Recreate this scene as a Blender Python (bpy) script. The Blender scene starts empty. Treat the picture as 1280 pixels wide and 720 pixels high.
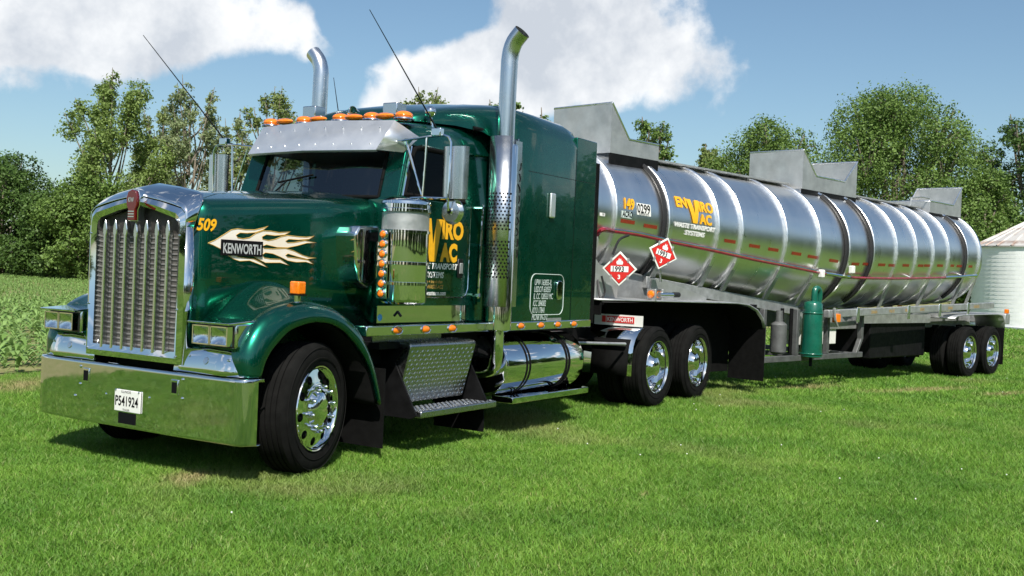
import bpy, bmesh, math, random
import numpy as np
from mathutils import Vector, Matrix
random.seed(7); RNG = np.random.default_rng(11)
R_ = math.radians
SC = bpy.context.scene
COL = SC.collection

# ------------------------------------------------------------------ camera, sky, sun, exposure
CAM = Vector((-5.3341, -6.7588, 1.6289)); YAW, PITCH, ROLL, FPX = 1.0065, -0.0144, 0.0424, 1317.6
fwd = Vector((math.sin(YAW)*math.cos(PITCH), math.cos(YAW)*math.cos(PITCH), math.sin(PITCH)))
_r = fwd.cross(Vector((0, 0, 1))).normalized(); _u = _r.cross(fwd)
rgt = _r*math.cos(ROLL) + _u*math.sin(ROLL); upv = -_r*math.sin(ROLL) + _u*math.cos(ROLL)
cd = bpy.data.cameras.new('camera'); cam = bpy.data.objects.new('camera', cd); COL.objects.link(cam)
cd.sensor_width = 36; cd.lens = FPX/1280*36; cd.clip_start = 0.05; cd.clip_end = 6000
M = Matrix.Identity(4)
for i in range(3):
    M[i][0], M[i][1], M[i][2], M[i][3] = rgt[i], upv[i], -fwd[i], CAM[i]
cam.matrix_world = M
SC.camera = cam

KSX, KSY = 0.62, 0.55                       # the sun stands behind the camera; shadows fall towards +x +y
sun_dir = Vector((-KSX, -KSY, 1)).normalized()
EL = math.asin(sun_dir.z); AZ = math.atan2(sun_dir.x, sun_dir.y)
w = bpy.data.worlds.new('World'); SC.world = w; w.use_nodes = True
nt = w.node_tree; N = nt.nodes; Lk = nt.links; N.clear()
def wn(t, **k):
    n = N.new(t)
    for a, b in k.items(): setattr(n, a, b)
    return n
out = wn('ShaderNodeOutputWorld'); bg = wn('ShaderNodeBackground'); bg.inputs[1].default_value = 0.085
sky = wn('ShaderNodeTexSky', sky_type='NISHITA'); sky.sun_disc = False
sky.sun_elevation = EL; sky.sun_rotation = AZ; sky.air_density = 1.0; sky.dust_density = 1.0; sky.ozone_density = 1.6
tc = wn('ShaderNodeTexCoord')
def vmath(op, a, b=None, s=None):
    n = wn('ShaderNodeVectorMath', operation=op)
    Lk.new(a, n.inputs[0])
    if b is not None: n.inputs[1].default_value = b
    if s is not None: n.inputs[3].default_value = s
    return n
def wm(op, a, b=None, c=None, clamp=False):
    n = wn('ShaderNodeMath', operation=op, use_clamp=clamp)
    for i, q in enumerate((a, b, c)):
        if q is None: continue
        if isinstance(q, (int, float)): n.inputs[i].default_value = q
        else: Lk.new(q, n.inputs[i])
    return n.outputs[0]
def wnoise(vec, scale, detail, rough):
    n = wn('ShaderNodeTexNoise'); n.inputs['Scale'].default_value = scale; n.inputs['Detail'].default_value = detail; n.inputs['Roughness'].default_value = rough
    Lk.new(vec, n.inputs['Vector']); return n.outputs[0]
dvec = tc.outputs['Generated']
def pdir(x, y):
    return (fwd + rgt*((x-640)/FPX) - upv*((y-360)/FPX)).normalized()
# two cumulus banks in view, then a scattered field of them all the way round
cov = None
def bank(x, y, rx, ry, s):
    c = pdir(x, y); h = Vector((c.y, -c.x, 0)).normalized(); v = h.cross(c)
    a = wn('ShaderNodeVectorMath', operation='DOT_PRODUCT'); Lk.new(dvec, a.inputs[0]); a.inputs[1].default_value = h/(rx/FPX)
    b = wn('ShaderNodeVectorMath', operation='DOT_PRODUCT'); Lk.new(dvec, b.inputs[0]); b.inputs[1].default_value = v/(ry/FPX)
    f = wn('ShaderNodeVectorMath', operation='DOT_PRODUCT'); Lk.new(dvec, f.inputs[0]); f.inputs[1].default_value = c
    q = wm('ADD', wm('POWER', wm('ABSOLUTE', a.outputs['Value']), 2.0), wm('POWER', wm('ABSOLUTE', b.outputs['Value']), 2.0))
    q = wm('SUBTRACT', 1.0, wm('MINIMUM', q, 1.0))
    q = wm('MULTIPLY', q, wm('GREATER_THAN', f.outputs['Value'], 0.0))
    return wm('MULTIPLY', q, s)
bks = [bank(720, 15, 290, 140, .62), bank(540, 105, 180, 75, .62), bank(640, 80, 170, 110, .45), bank(150, 20, 330, 75, .62), bank(30, 60, 150, 60, .36), bank(800, 60, 120, 80, .25), bank(960, 20, 150, 60, -.3), bank(515, 5, 125, 85, -1.0), bank(445, 60, 60, 70, -.4), bank(330, 110, 130, 50, -.3), bank(700, 210, 420, 75, -.2)]
big = wnoise(dvec, 3.1, 2, .5)
cov = wm('MULTIPLY', wm('SUBTRACT', big, .52), 1.1)
view = wn('ShaderNodeVectorMath', operation='DOT_PRODUCT'); Lk.new(dvec, view.inputs[0]); view.inputs[1].default_value = fwd
inview = wm('MULTIPLY', wm('SUBTRACT', view.outputs['Value'], .80), 8.0, clamp=True)
cov = wm('ADD', wm('MULTIPLY', cov, wm('SUBTRACT', 1.0, inview)), wm('MULTIPLY', inview, -.16))
for b in bks: cov = wm('ADD', cov, b)
fine = wnoise(dvec, 10.0, 12, .60)
dens = wm('ADD', cov, wm('MULTIPLY', wm('SUBTRACT', fine, .5), 1.5))
mask = wn('ShaderNodeMapRange', interpolation_type='SMOOTHSTEP'); Lk.new(dens, mask.inputs[0])
mask.inputs[1].default_value = .05; mask.inputs[2].default_value = .36
shade = wnoise(dvec, 7.0, 6, .6)
cr = wn('ShaderNodeValToRGB'); Lk.new(shade, cr.inputs[0])
cr.color_ramp.elements[0].position = .38; cr.color_ramp.elements[0].color = (5.5, 5.9, 6.5, 1)
cr.color_ramp.elements[1].position = .56; cr.color_ramp.elements[1].color = (9.0, 9.1, 9.2, 1)
tint = wn('ShaderNodeMix', data_type='RGBA', blend_type='MULTIPLY'); tint.inputs[0].default_value = 1.0
Lk.new(sky.outputs[0], tint.inputs[6]); tint.inputs[7].default_value = (.91, 1.02, 1.02, 1)
mx = wn('ShaderNodeMix', data_type='RGBA')
hz = wn('ShaderNodeSeparateXYZ'); Lk.new(dvec, hz.inputs[0])
up = wm('MULTIPLY', wm('ADD', hz.outputs[2], .02), 30.0, clamp=True)
Lk.new(wm('MULTIPLY', wm('MULTIPLY', mask.outputs[0], .95), up), mx.inputs[0])
Lk.new(tint.outputs[2], mx.inputs[6]); Lk.new(cr.outputs[0], mx.inputs[7])
Lk.new(mx.outputs[2], bg.inputs[0]); Lk.new(bg.outputs[0], out.inputs[0])

sl = bpy.data.lights.new('sun', 'SUN'); sl.energy = 5.0; sl.angle = R_(0.53); sl.color = (1, .955, .88)
so = bpy.data.objects.new('sun', sl); COL.objects.link(so); so.location = (-20, -18, 30)
so.rotation_euler = (-sun_dir).to_track_quat('-Z', 'Y').to_euler()
SC.view_settings.view_transform = 'Standard'; SC.view_settings.look = 'None'
SC.view_settings.exposure = 0.45; SC.view_settings.gamma = 1.0; SC.view_settings.use_curve_mapping = False
SC.render.resolution_x, SC.render.resolution_y = 1024, 576

# ------------------------------------------------------------------ pixel helpers (direction only; the plane gives the distance)
def ray(x, y): return fwd + rgt*((x-640)/FPX) - upv*((y-360)/FPX)
def PX(x, y, ax, v):
    d = ray(x, y); i = 'xyz'.index(ax); return CAM + d*((v-CAM[i])/d[i])
TH, KX = 0.2016, 7.43
cT, sT = math.cos(TH), math.sin(TH)
def toT(P):
    dx, dy = P[0]-KX, P[1]; return Vector((dx*cT-dy*sT, dx*sT+dy*cT, P[2]))
oT = toT(CAM)
def dT(d): return Vector((d[0]*cT-d[1]*sT, d[0]*sT+d[1]*cT, d[2]))
def PT(x, y, yl):
    d = dT(ray(x, y)); return oT + d*((yl-oT.y)/d.y)
def tR(x):
    if x < 5.4: return .80 + (x+1.6)/7.0*.23
    return 1.03 - (x-5.4)/5.95*.09
def tZ(x): return 3.27 - tR(x)
def PTANK(x, y, off=0.0):
    d = dT(ray(x, y)); t = 4.0
    while t < 40:
        p = oT + d*t
        if -1.7 < p.x < 11.65 and math.hypot(p.y, p.z-tZ(p.x)) < tR(p.x)+off: return p
        t += .01
    return oT + d*t
def ground_z(x, y):
    t = min(1, max(0, (x-8)/10)); return -.09*t*t*(3-2*t)
def at_depth(x, depth):
    "ground point seen at pixel column x, so many metres in front of the camera"
    d = ray(x, 350); p = CAM + d*depth; return Vector((p.x, p.y, ground_z(p.x, p.y)))

# ------------------------------------------------------------------ materials
MT = {}
def mat(name, col, rough=.5, metal=0, coat=0, coatr=.03, spec=.5, var=0, vscale=6, bump=0, bscale=60, rvar=0, col2=None, aniso=0, trans=0, ior=1.45, stretch=None, coord='Object'):
    m = bpy.data.materials.new(name); m.use_nodes = True; t = m.node_tree; b = t.nodes['Principled BSDF']
    b.inputs['Base Color'].default_value = (*col, 1); b.inputs['Roughness'].default_value = rough; b.inputs['Metallic'].default_value = metal
    b.inputs['Coat Weight'].default_value = coat; b.inputs['Coat Roughness'].default_value = coatr
    b.inputs['Specular IOR Level'].default_value = spec; b.inputs['Transmission Weight'].default_value = trans; b.inputs['IOR'].default_value = ior
    b.inputs['Anisotropic'].default_value = aniso
    if var or bump or rvar:
        c = t.nodes.new('ShaderNodeTexCoord'); src = c.outputs[coord]
        if stretch:
            mp = t.nodes.new('ShaderNodeMapping'); mp.inputs['Scale'].default_value = stretch; t.links.new(src, mp.inputs[0]); src = mp.outputs[0]
        def noise(s, d=5):
            n = t.nodes.new('ShaderNodeTexNoise'); n.inputs['Scale'].default_value = s; n.inputs['Detail'].default_value = d
            n.inputs['Roughness'].default_value = .6; t.links.new(src, n.inputs['Vector']); return n.outputs[0]
        n1 = noise(vscale)
        if var:
            r = t.nodes.new('ShaderNodeValToRGB'); t.links.new(n1, r.inputs[0]); r.color_ramp.elements[0].position = .32; r.color_ramp.elements[1].position = .68
            a = col2 if col2 else tuple(q*(1-var) for q in col); z = col if col2 else tuple(min(1, q*(1+var)) for q in col)
            r.color_ramp.elements[0].color = (*a, 1); r.color_ramp.elements[1].color = (*z, 1)
            t.links.new(r.outputs[0], b.inputs['Base Color'])
        if rvar:
            mr = t.nodes.new('ShaderNodeMapRange'); t.links.new(noise(vscale*1.7), mr.inputs[0])
            mr.inputs[1].default_value = .3; mr.inputs[2].default_value = .7
            mr.inputs[3].default_value = max(.01, rough-rvar); mr.inputs[4].default_value = rough+rvar; t.links.new(mr.outputs[0], b.inputs['Roughness'])
        if bump:
            bp = t.nodes.new('ShaderNodeBump'); bp.inputs['Strength'].default_value = bump; bp.inputs['Distance'].default_value = .01
            t.links.new(noise(bscale, 3), bp.inputs['Height']); t.links.new(bp.outputs[0], b.inputs['Normal'])
    MT[name] = m; return m
mat('green_paint', (.0009, .100, .062), .27, .88, coat=1, coatr=.02, var=.10, vscale=3, rvar=.05, bump=.012, bscale=3)
mat('green_dull', (.003, .095, .062), .35, 0, coat=.6, coatr=.15, var=.2, rvar=.1)
mat('chrome', (.80, .81, .82), .045, 1, rvar=.03, vscale=5, bump=.02, bscale=2.2)
mat('chrome_flat', (.72, .73, .74), .045, 1, rvar=.025, vscale=5, bump=.10, bscale=2.6)
mat('tank_metal', (.86, .86, .855), .30, 1, rvar=.035, vscale=1.3, bump=.025, bscale=.9, var=.03, stretch=(3, .4, .4))
mat('ring_metal', (.86, .87, .88), .33, 1, rvar=.08, vscale=12)
mat('brushed_metal', (.68, .69, .70), .24, 1, rvar=.05, vscale=4)
mat('bar_metal', (.80, .81, .80), .24, 1, rvar=.05, vscale=8)
mat('visor_metal', (.88, .89, .90), .42, .9, rvar=.04, vscale=3)
mat('grey_plate', (.50, .505, .50), .42, .7, var=.16, vscale=4, rvar=.1)
mat('grey_dark', (.13, .133, .133), .55, .5, var=.25, vscale=8)
mat('dull_aluminium', (.42, .43, .43), .5, .7, var=.18, vscale=8, rvar=.12)
mat('tread_plate', (.44, .45, .46), .30, 1, rvar=.08, vscale=20)
mat('tyre_rubber', (.0065, .0065, .0062), .9, spec=.15, var=.35, vscale=9, bump=.15, bscale=90)
mat('black_rubber', (.006, .006, .006), .8, spec=.1, var=.3, vscale=12)
mat('black_paint', (.006, .006, .0065), .6, spec=.15, var=.4, vscale=8, rvar=.12)
mat('black_trim', (.008, .008, .009), .3)
mat('dark_fabric', (.012, .011, .010), .9)
mat('dark_grille', (.030, .027, .024), .6, var=.4, vscale=30)
mat('grille_core', (.085, .080, .074), .6, var=.3, vscale=25)
mat('slat_metal', (.26, .25, .24), .45, .5, var=.3, vscale=40)
mat('amber_lens', (.82, .19, .008), .16, coat=1, coatr=.03, var=.15, vscale=70)
mat('red_enamel', (.10, .004, .005), .2, coat=1)
mat('red_tube', (.22, .012, .022), .25, coat=.7, coatr=.1, var=.3, vscale=9)
mat('red_print', (.55, .022, .018), .4)
mat('tape_red', (.20, .028, .012), .4, var=.2, vscale=40)
mat('white_print', (.78, .78, .76), .45)
mat('pale_print', (.52, .60, .57), .4)
mat('grey_letter', (.38, .39, .39), .35)
mat('yellow_print', (.80, .40, .012), .42, var=.08, vscale=30)
mat('gold_print', (.45, .28, .07), .35)
mat('black_print', (.006, .006, .007), .7, spec=.1)
mat('blue_print', (.05, .25, .55), .4)
mat('flame_print', (.76, .74, .70), .4, var=.5, vscale=1.6, col2=(.70, .60, .48))
mat('plate_white', (.72, .72, .68), .4, var=.05)
mat('lens_glass', (.82, .83, .83), .10, 1, bump=.15, bscale=40)
mat('hose_black', (.015, .015, .016), .5)
mat('rust_pipe', (.09, .06, .045), .8, var=.5, vscale=20)
def glass(name, tint, mixf):
    m = bpy.data.materials.new(name); m.use_nodes = True; t = m.node_tree; t.nodes.clear()
    o = t.nodes.new('ShaderNodeOutputMaterial'); g = t.nodes.new('ShaderNodeBsdfGlossy'); g.inputs['Roughness'].default_value = .015
    tr = t.nodes.new('ShaderNodeBsdfTransparent'); tr.inputs[0].default_value = (*tint, 1)
    fr = t.nodes.new('ShaderNodeFresnel'); fr.inputs[0].default_value = mixf; mxs = t.nodes.new('ShaderNodeMixShader')
    t.links.new(fr.outputs[0], mxs.inputs[0]); t.links.new(tr.outputs[0], mxs.inputs[1]); t.links.new(g.outputs[0], mxs.inputs[2]); t.links.new(mxs.outputs[0], o.inputs[0])
    MT[name] = m
glass('windshield_glass', (.45, .52, .51), 2.0); glass('side_glass', (.40, .45, .44), 1.2)
def foliage(name, c1, c2, tr=.35):
    m = bpy.data.materials.new(name); m.use_nodes = True; t = m.node_tree; t.nodes.clear(); nn = t.nodes.new; ll = t.links.new
    o = nn('ShaderNodeOutputMaterial'); d = nn('ShaderNodeBsdfPrincipled'); d.inputs['Roughness'].default_value = .55; d.inputs['Specular IOR Level'].default_value = .3
    x = nn('ShaderNodeBsdfTranslucent'); ms = nn('ShaderNodeMixShader'); ms.inputs[0].default_value = tr
    g = nn('ShaderNodeNewGeometry'); r = nn('ShaderNodeValToRGB'); r.color_ramp.elements[0].color = (*c1, 1); r.color_ramp.elements[1].color = (*c2, 1)
    ll(g.outputs['Random Per Island'], r.inputs[0])
    ll(r.outputs[0], d.inputs['Base Color']); ll(r.outputs[0], x.inputs[0]); ll(d.outputs[0], ms.inputs[1]); ll(x.outputs[0], ms.inputs[2]); ll(ms.outputs[0], o.inputs[0])
    MT[name] = m
foliage('leaf_dark', (.045, .095, .018), (.11, .19, .042)); foliage('leaf_mid', (.08, .145, .026), (.19, .29, .07)); foliage('leaf_pale', (.17, .22, .09), (.33, .39, .20), .45)
foliage('leaf_olive', (.14, .19, .05), (.29, .36, .12), .45)
foliage('leaf_light', (.14, .21, .045), (.29, .39, .12), .45); foliage('corn_leaf', (.15, .26, .06), (.27, .41, .13))
mat('bark', (.20, .17, .13), .9, var=.4, vscale=8, bump=.4, bscale=20)

# ------------------------------------------------------------------ mesh helpers
class MB:
    def __init__(s): s.v = []; s.f = []
    def add(s, vs, fs):
        o = len(s.v); s.v += [tuple(p) for p in vs]; s.f += [tuple(i+o for i in f) for f in fs]; return s
    def hexa(s, p):   # bottom 4 ccw, top 4
        return s.add(p, [(3, 2, 1, 0), (4, 5, 6, 7), (0, 1, 5, 4), (1, 2, 6, 5), (2, 3, 7, 6), (3, 0, 4, 7)])
    def box(s, x0, x1, y0, y1, z0, z1):
        return s.hexa([(x0, y0, z0), (x1, y0, z0), (x1, y1, z0), (x0, y1, z0), (x0, y0, z1), (x1, y0, z1), (x1, y1, z1), (x0, y1, z1)])
    def tube(s, path, r, n=10, caps=True):
        P = [Vector(p) for p in path]; k = len(P); rr = r if isinstance(r, (list, tuple)) else [r]*k
        t0 = (P[1]-P[0]).normalized(); a = Vector((0, 0, 1)) if abs(t0.z) < .9 else Vector((1, 0, 0)); u = t0.cross(a).normalized()
        vs = []
        for i in range(k):
            t = ((P[i]-P[i-1]).normalized() if i else Vector()) + ((P[i+1]-P[i]).normalized() if i < k-1 else Vector())
            t.normalize(); u = (u-t*u.dot(t)).normalized(); v = t.cross(u)
            for j in range(n):
                q = 2*math.pi*j/n; vs.append(P[i]+(u*math.cos(q)+v*math.sin(q))*rr[i])
        fs = [(i*n+j, i*n+(j+1) % n, (i+1)*n+(j+1) % n, (i+1)*n+j) for i in range(k-1) for j in range(n)]
        if caps: fs += [tuple(range(n))[::-1], tuple((k-1)*n+j for j in range(n))]
        return s.add(vs, fs)
    def cyl(s, p0, p1, r0, r1=None, n=20, caps=True): return s.tube([p0, p1], [r0, r0 if r1 is None else r1], n, caps)
    def lathe(s, prof, o=(0, 0, 0), ax=(0, 1, 0), n=32, a0=0, a1=None):
        o = Vector(o); ax = Vector(ax).normalized(); t = Vector((0, 0, 1)) if abs(ax.z) < .9 else Vector((1, 0, 0)); u = ax.cross(t).normalized(); v = ax.cross(u)
        full = a1 is None; m = n if full else n+1
        vs = [o+ax*a+(u*math.cos(q)+v*math.sin(q))*r for a, r in prof for q in [(2*math.pi*j/n) if full else a0+(a1-a0)*j/n for j in range(m)]]
        fs = []
        for i in range(len(prof)-1):
            for j in range(n):
                k = (j+1) % m; fs.append((i*m+j, i*m+k, (i+1)*m+k, (i+1)*m+j))
        return s.add(vs, fs)
    def prism(s, poly, ax, a, b):
        i = 'xyz'.index(ax); n = len(poly)
        def P(uv, w):
            q = list(uv); q.insert(i, w); return tuple(q)
        vs = [P(p, a) for p in poly]+[P(p, b) for p in poly]
        return s.add(vs, [tuple(range(n)), tuple(range(2*n-1, n-1, -1))]+[(j, j+n, (j+1) % n+n, (j+1) % n) for j in range(n)])
    def grid(s, rows):
        m = len(rows[0]); vs = [p for r in rows for p in r]
        return s.add(vs, [(i*m+j, i*m+j+1, (i+1)*m+j+1, (i+1)*m+j) for i in range(len(rows)-1) for j in range(m-1)])
    def ball(s, c, r, n=12, k=8, sc=(1, 1, 1)):
        c = Vector(c); vs = []; fs = []
        for i in range(k+1):
            a = math.pi*i/k
            for j in range(n):
                q = 2*math.pi*j/n; vs.append(c+Vector((r*sc[0]*math.sin(a)*math.cos(q), r*sc[1]*math.sin(a)*math.sin(q), r*sc[2]*math.cos(a))))
        for i in range(k):
            for j in range(n): fs.append((i*n+j, (i+1)*n+j, (i+1)*n+(j+1) % n, i*n+(j+1) % n))
        return s.add(vs, fs)
    def mir(s):
        m = MB(); m.v = [(x, -y, z) for x, y, z in s.v]; m.f = [f[::-1] for f in s.f]; return m
    def xf(s, mx):
        s.v = [tuple(mx @ Vector(p)) for p in s.v]; return s
    def mesh(s, name, angle=32, fix=True):
        me = bpy.data.meshes.new(name); me.from_pydata(s.v, [], s.f)
        b = bmesh.new(); b.from_mesh(me)
        bmesh.ops.remove_doubles(b, verts=b.verts, dist=1e-5)
        if fix: bmesh.ops.recalc_face_normals(b, faces=b.faces)
        b.to_mesh(me); b.free()
        me.shade_smooth(); me.set_sharp_from_angle(angle=R_(angle)); return me
    def build(s, name, m, parent=None, bevel=0, solid=0, angle=32, seg=2, fix=True):
        o = bpy.data.objects.new(name, s.mesh(name, angle, fix)); COL.objects.link(o); o.data.materials.append(MT[m])
        if parent: o.parent = parent
        if solid:
            q = o.modifiers.new('s', 'SOLIDIFY'); q.thickness = solid; q.offset = 0
        if bevel:
            q = o.modifiers.new('b', 'BEVEL'); q.width = bevel; q.segments = seg; q.limit_method = 'ANGLE'; q.angle_limit = R_(40)
        return o
def empty(name, loc=(0, 0, 0), rz=0):
    o = bpy.data.objects.new(name, None); COL.objects.link(o); o.location = loc; o.rotation_euler = (0, 0, rz); o.empty_display_size = .1; return o
def tag(o, label=None, cat=None, group=None, kind=None):
    for k, v in (('label', label), ('category', cat), ('group', group), ('kind', kind)):
        if v: o[k] = v
    return o
def copy_tree(o, parent=None):
    c = o.copy(); COL.objects.link(c); c.parent = parent
    for ch in o.children: copy_tree(ch, c)
    return c
def both(mb, name, m, parent, **k):
    return mb.build(name, m, parent, **k), mb.mir().build(name, m, parent, **k)
def text(name, s, size, m, parent, fn, bold=0, shear=0, sx=1, align='LEFT', thick=.0012, fit=None, bend=0):
    "lettering as a thin raised print; fn maps the flat (u, v, lift) to a point"
    c = bpy.data.curves.new(name, 'FONT'); c.body = s; c.size = size; c.offset = bold; c.shear = shear; c.align_x = align; c.resolution_u = 3; c.fill_mode = 'FRONT'
    t = bpy.data.objects.new(name, c); COL.objects.link(t); me = bpy.data.meshes.new_from_object(t); bpy.data.objects.remove(t); bpy.data.curves.remove(c)
    if bend:      # slice into narrow bands so that the print can follow a curved wall
        b_ = bmesh.new(); b_.from_mesh(me); ys_ = [v.co.y for v in b_.verts]; y0_, y1_ = min(ys_), max(ys_)
        for i in range(1, bend): bmesh.ops.bisect_plane(b_, geom=b_.verts[:]+b_.edges[:]+b_.faces[:], plane_co=(0, lerp(y0_, y1_, i/bend), 0), plane_no=(0, 1, 0))
        b_.to_mesh(me); b_.free()
    if fit:
        xs_ = [v.co.x for v in me.vertices]; ys_ = [v.co.y for v in me.vertices]; a_, b_ = min(xs_), min(ys_); kx, ky = fit[0]/(max(xs_)-a_), fit[1]/(max(ys_)-b_)
        for v in me.vertices: v.co = fn((v.co.x-a_)*kx, (v.co.y-b_)*ky, thick)
    else:
        for v in me.vertices: v.co = fn(v.co.x*sx, v.co.y, thick)
    me.materials.clear(); me.materials.append(MT[m]); me.name = name
    o = bpy.data.objects.new(name, me); COL.objects.link(o); o.parent = parent; return o
def print_shape(name, poly, w_, h_, m, parent, fn, bend=1):
    b_ = bmesh.new(); b_.faces.new([b_.verts.new((x*w_, y*h_, 0)) for x, y in poly]); bmesh.ops.triangulate(b_, faces=b_.faces[:])
    for i in range(1, bend): bmesh.ops.bisect_plane(b_, geom=b_.verts[:]+b_.edges[:]+b_.faces[:], plane_co=(0, h_*i/bend, 0), plane_no=(0, 1, 0))
    me = bpy.data.meshes.new(name); b_.to_mesh(me); b_.free()
    for v in me.vertices: v.co = fn(v.co.x, v.co.y, .0016)
    me.materials.append(MT[m]); o = bpy.data.objects.new(name, me); COL.objects.link(o); o.parent = parent; return o
VEE = [(0, 1), (.36, 1), (.51, .40), (.66, 1), (1, 1), (.68, 0), (.33, 0)]
def plane_fn(o, xd, yd):
    o = Vector(o); xd = Vector(xd).normalized(); yd = Vector(yd); yd = (yd-xd*yd.dot(xd)).normalized(); n = xd.cross(yd)
    return lambda u, v, h=0: o+xd*u+yd*v+n*h
def lerp(a, b, t): return a+(b-a)*t
def pl(x, pts):
    if x <= pts[0][0]: return pts[0][1]
    for (a, p), (b, q) in zip(pts, pts[1:]):
        if x <= b: return p+(q-p)*(x-a)/(b-a)
    return pts[-1][1]
def smooth_path(P, k=6):
    P = [Vector(p) for p in P]; o = []
    for i in range(len(P)-1):
        a = P[max(0, i-1)]; b = P[i]; c = P[i+1]; d = P[min(len(P)-1, i+2)]
        for j in range(k):
            t = j/k; o.append(.5*((2*b)+(c-a)*t+(2*a-5*b+4*c-d)*t*t+(3*b-a-3*c+d)*t**3))
    return o+[P[-1]]

# ------------------------------------------------------------------ the setting: lawn, field, grass, corn
def ground_mat(name, c1, c2, c3, s1, s2):
    m = bpy.data.materials.new(name); m.use_nodes = True; t = m.node_tree; b = t.nodes['Principled BSDF']; nn = t.nodes.new; ll = t.links.new
    g = nn('ShaderNodeNewGeometry')
    def nz(s, d=6):
        n = nn('ShaderNodeTexNoise'); n.inputs['Scale'].default_value = s; n.inputs['Detail'].default_value = d; n.inputs['Roughness'].default_value = .65; ll(g.outputs['Position'], n.inputs['Vector']); return n.outputs[0]
    am = nn('ShaderNodeMath'); am.operation = 'ADD'; ll(nz(s1), am.inputs[0]); sc_ = nn('ShaderNodeMath'); sc_.operation = 'MULTIPLY'; ll(nz(2.3, 4), sc_.inputs[0]); sc_.inputs[1].default_value = 1.0; ll(sc_.outputs[0], am.inputs[1]); hf = nn('ShaderNodeMath'); hf.operation = 'MULTIPLY'; ll(am.outputs[0], hf.inputs[0]); hf.inputs[1].default_value = .5
    r1 = nn('ShaderNodeValToRGB'); ll(hf.outputs[0], r1.inputs[0]); r1.color_ramp.elements[0].position = .40; r1.color_ramp.elements[1].position = .60
    r1.color_ramp.elements[0].color = (*c1, 1); r1.color_ramp.elements[1].color = (*c2, 1)
    r2 = nn('ShaderNodeMapRange'); ll(nz(s2, 3), r2.inputs[0]); r2.inputs[1].default_value = .60; r2.inputs[2].default_value = .74
    mxc = nn('ShaderNodeMix'); mxc.data_type = 'RGBA'; ll(r2.outputs[0], mxc.inputs[0]); ll(r1.outputs[0], mxc.inputs[6]); mxc.inputs[7].default_value = (*c3, 1)
    ll(mxc.outputs[2], b.inputs['Base Color']); b.inputs['Roughness'].default_value = .95; b.inputs['Specular IOR Level'].default_value = .1
    bp = nn('ShaderNodeBump'); bp.inputs['Strength'].default_value = .6; bp.inputs['Distance'].default_value = .05; ll(nz(14, 4), bp.inputs['Height']); ll(bp.outputs[0], b.inputs['Normal'])
    MT[name] = m
ground_mat('lawn_ground', (.040, .080, .012), (.115, .185, .030), (.17, .17, .06), 26, .35)
ground_mat('field_soil', (.16, .175, .06), (.24, .22, .11), (.13, .20, .05), 5, .22)
xs = [-2500, -600, -150, -60, -30, -15, -8, -4, 0, 4, 7, 8] + [8+i for i in range(1, 11)] + [20, 25, 35, 50, 80, 160, 600, 2500]
ys = [-2500, -600, -150, -60, -30, -12, -6, 0, 6, 12, 30, 60, 95, 160, 600, 2500]
g = MB().grid([[(x, y, ground_z(x, y)) for x in xs] for y in ys]); lawn = g.build('lawn', 'lawn_ground'); tag(lawn, 'mown green lawn under and around the tanker rig', 'lawn', kind='structure')
FY = 6.0
fx = [-90, -40, -15, 0, 4, 8] + [8+2*i for i in range(1, 6)] + [30, 60, 120, 260]
g = MB().grid([[(x, y, ground_z(x, y)+.004) for x in fx] for y in (FY, 20, 45, 78)]); tag(g.build('corn_field', 'field_soil'), 'bare soil of the corn field behind the lawn', 'field', kind='structure')

def fast_mesh(name, V, faces_n, m):
    "V: (n, k, 3) separate k-gons or (n, 5, 3) blades (quad + tip)"
    n, k, _ = V.shape; me = bpy.data.meshes.new(name)
    me.vertices.add(n*k); me.vertices.foreach_set('co', V.reshape(-1).astype(np.float32))
    base = (np.arange(n)*k)[:, None]
    if faces_n == 'blade':
        lp = np.concatenate([base+np.array([[0, 1, 2, 3]]), base+np.array([[3, 2, 4]])], 1).reshape(-1)
        tot = np.tile([4, 3], n)
    elif faces_n == 'strip':        # 2 quads + tip: 7 verts
        lp = np.concatenate([base+np.array([[0, 1, 2, 3]]), base+np.array([[3, 2, 4, 5]]), base+np.array([[5, 4, 6]])], 1).reshape(-1); tot = np.tile([4, 4, 3], n)
    else:
        lp = (base+np.arange(k)[None]).reshape(-1); tot = np.full(n, k)
    st = np.concatenate([[0], np.cumsum(tot)[:-1]])
    me.loops.add(len(lp)); me.loops.foreach_set('vertex_index', lp.astype(np.int32))
    me.polygons.add(len(tot)); me.polygons.foreach_set('loop_start', st.astype(np.int32)); me.polygons.foreach_set('loop_total', tot.astype(np.int32))
    me.update(calc_edges=True); me.materials.append(MT[m]); return me

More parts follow.
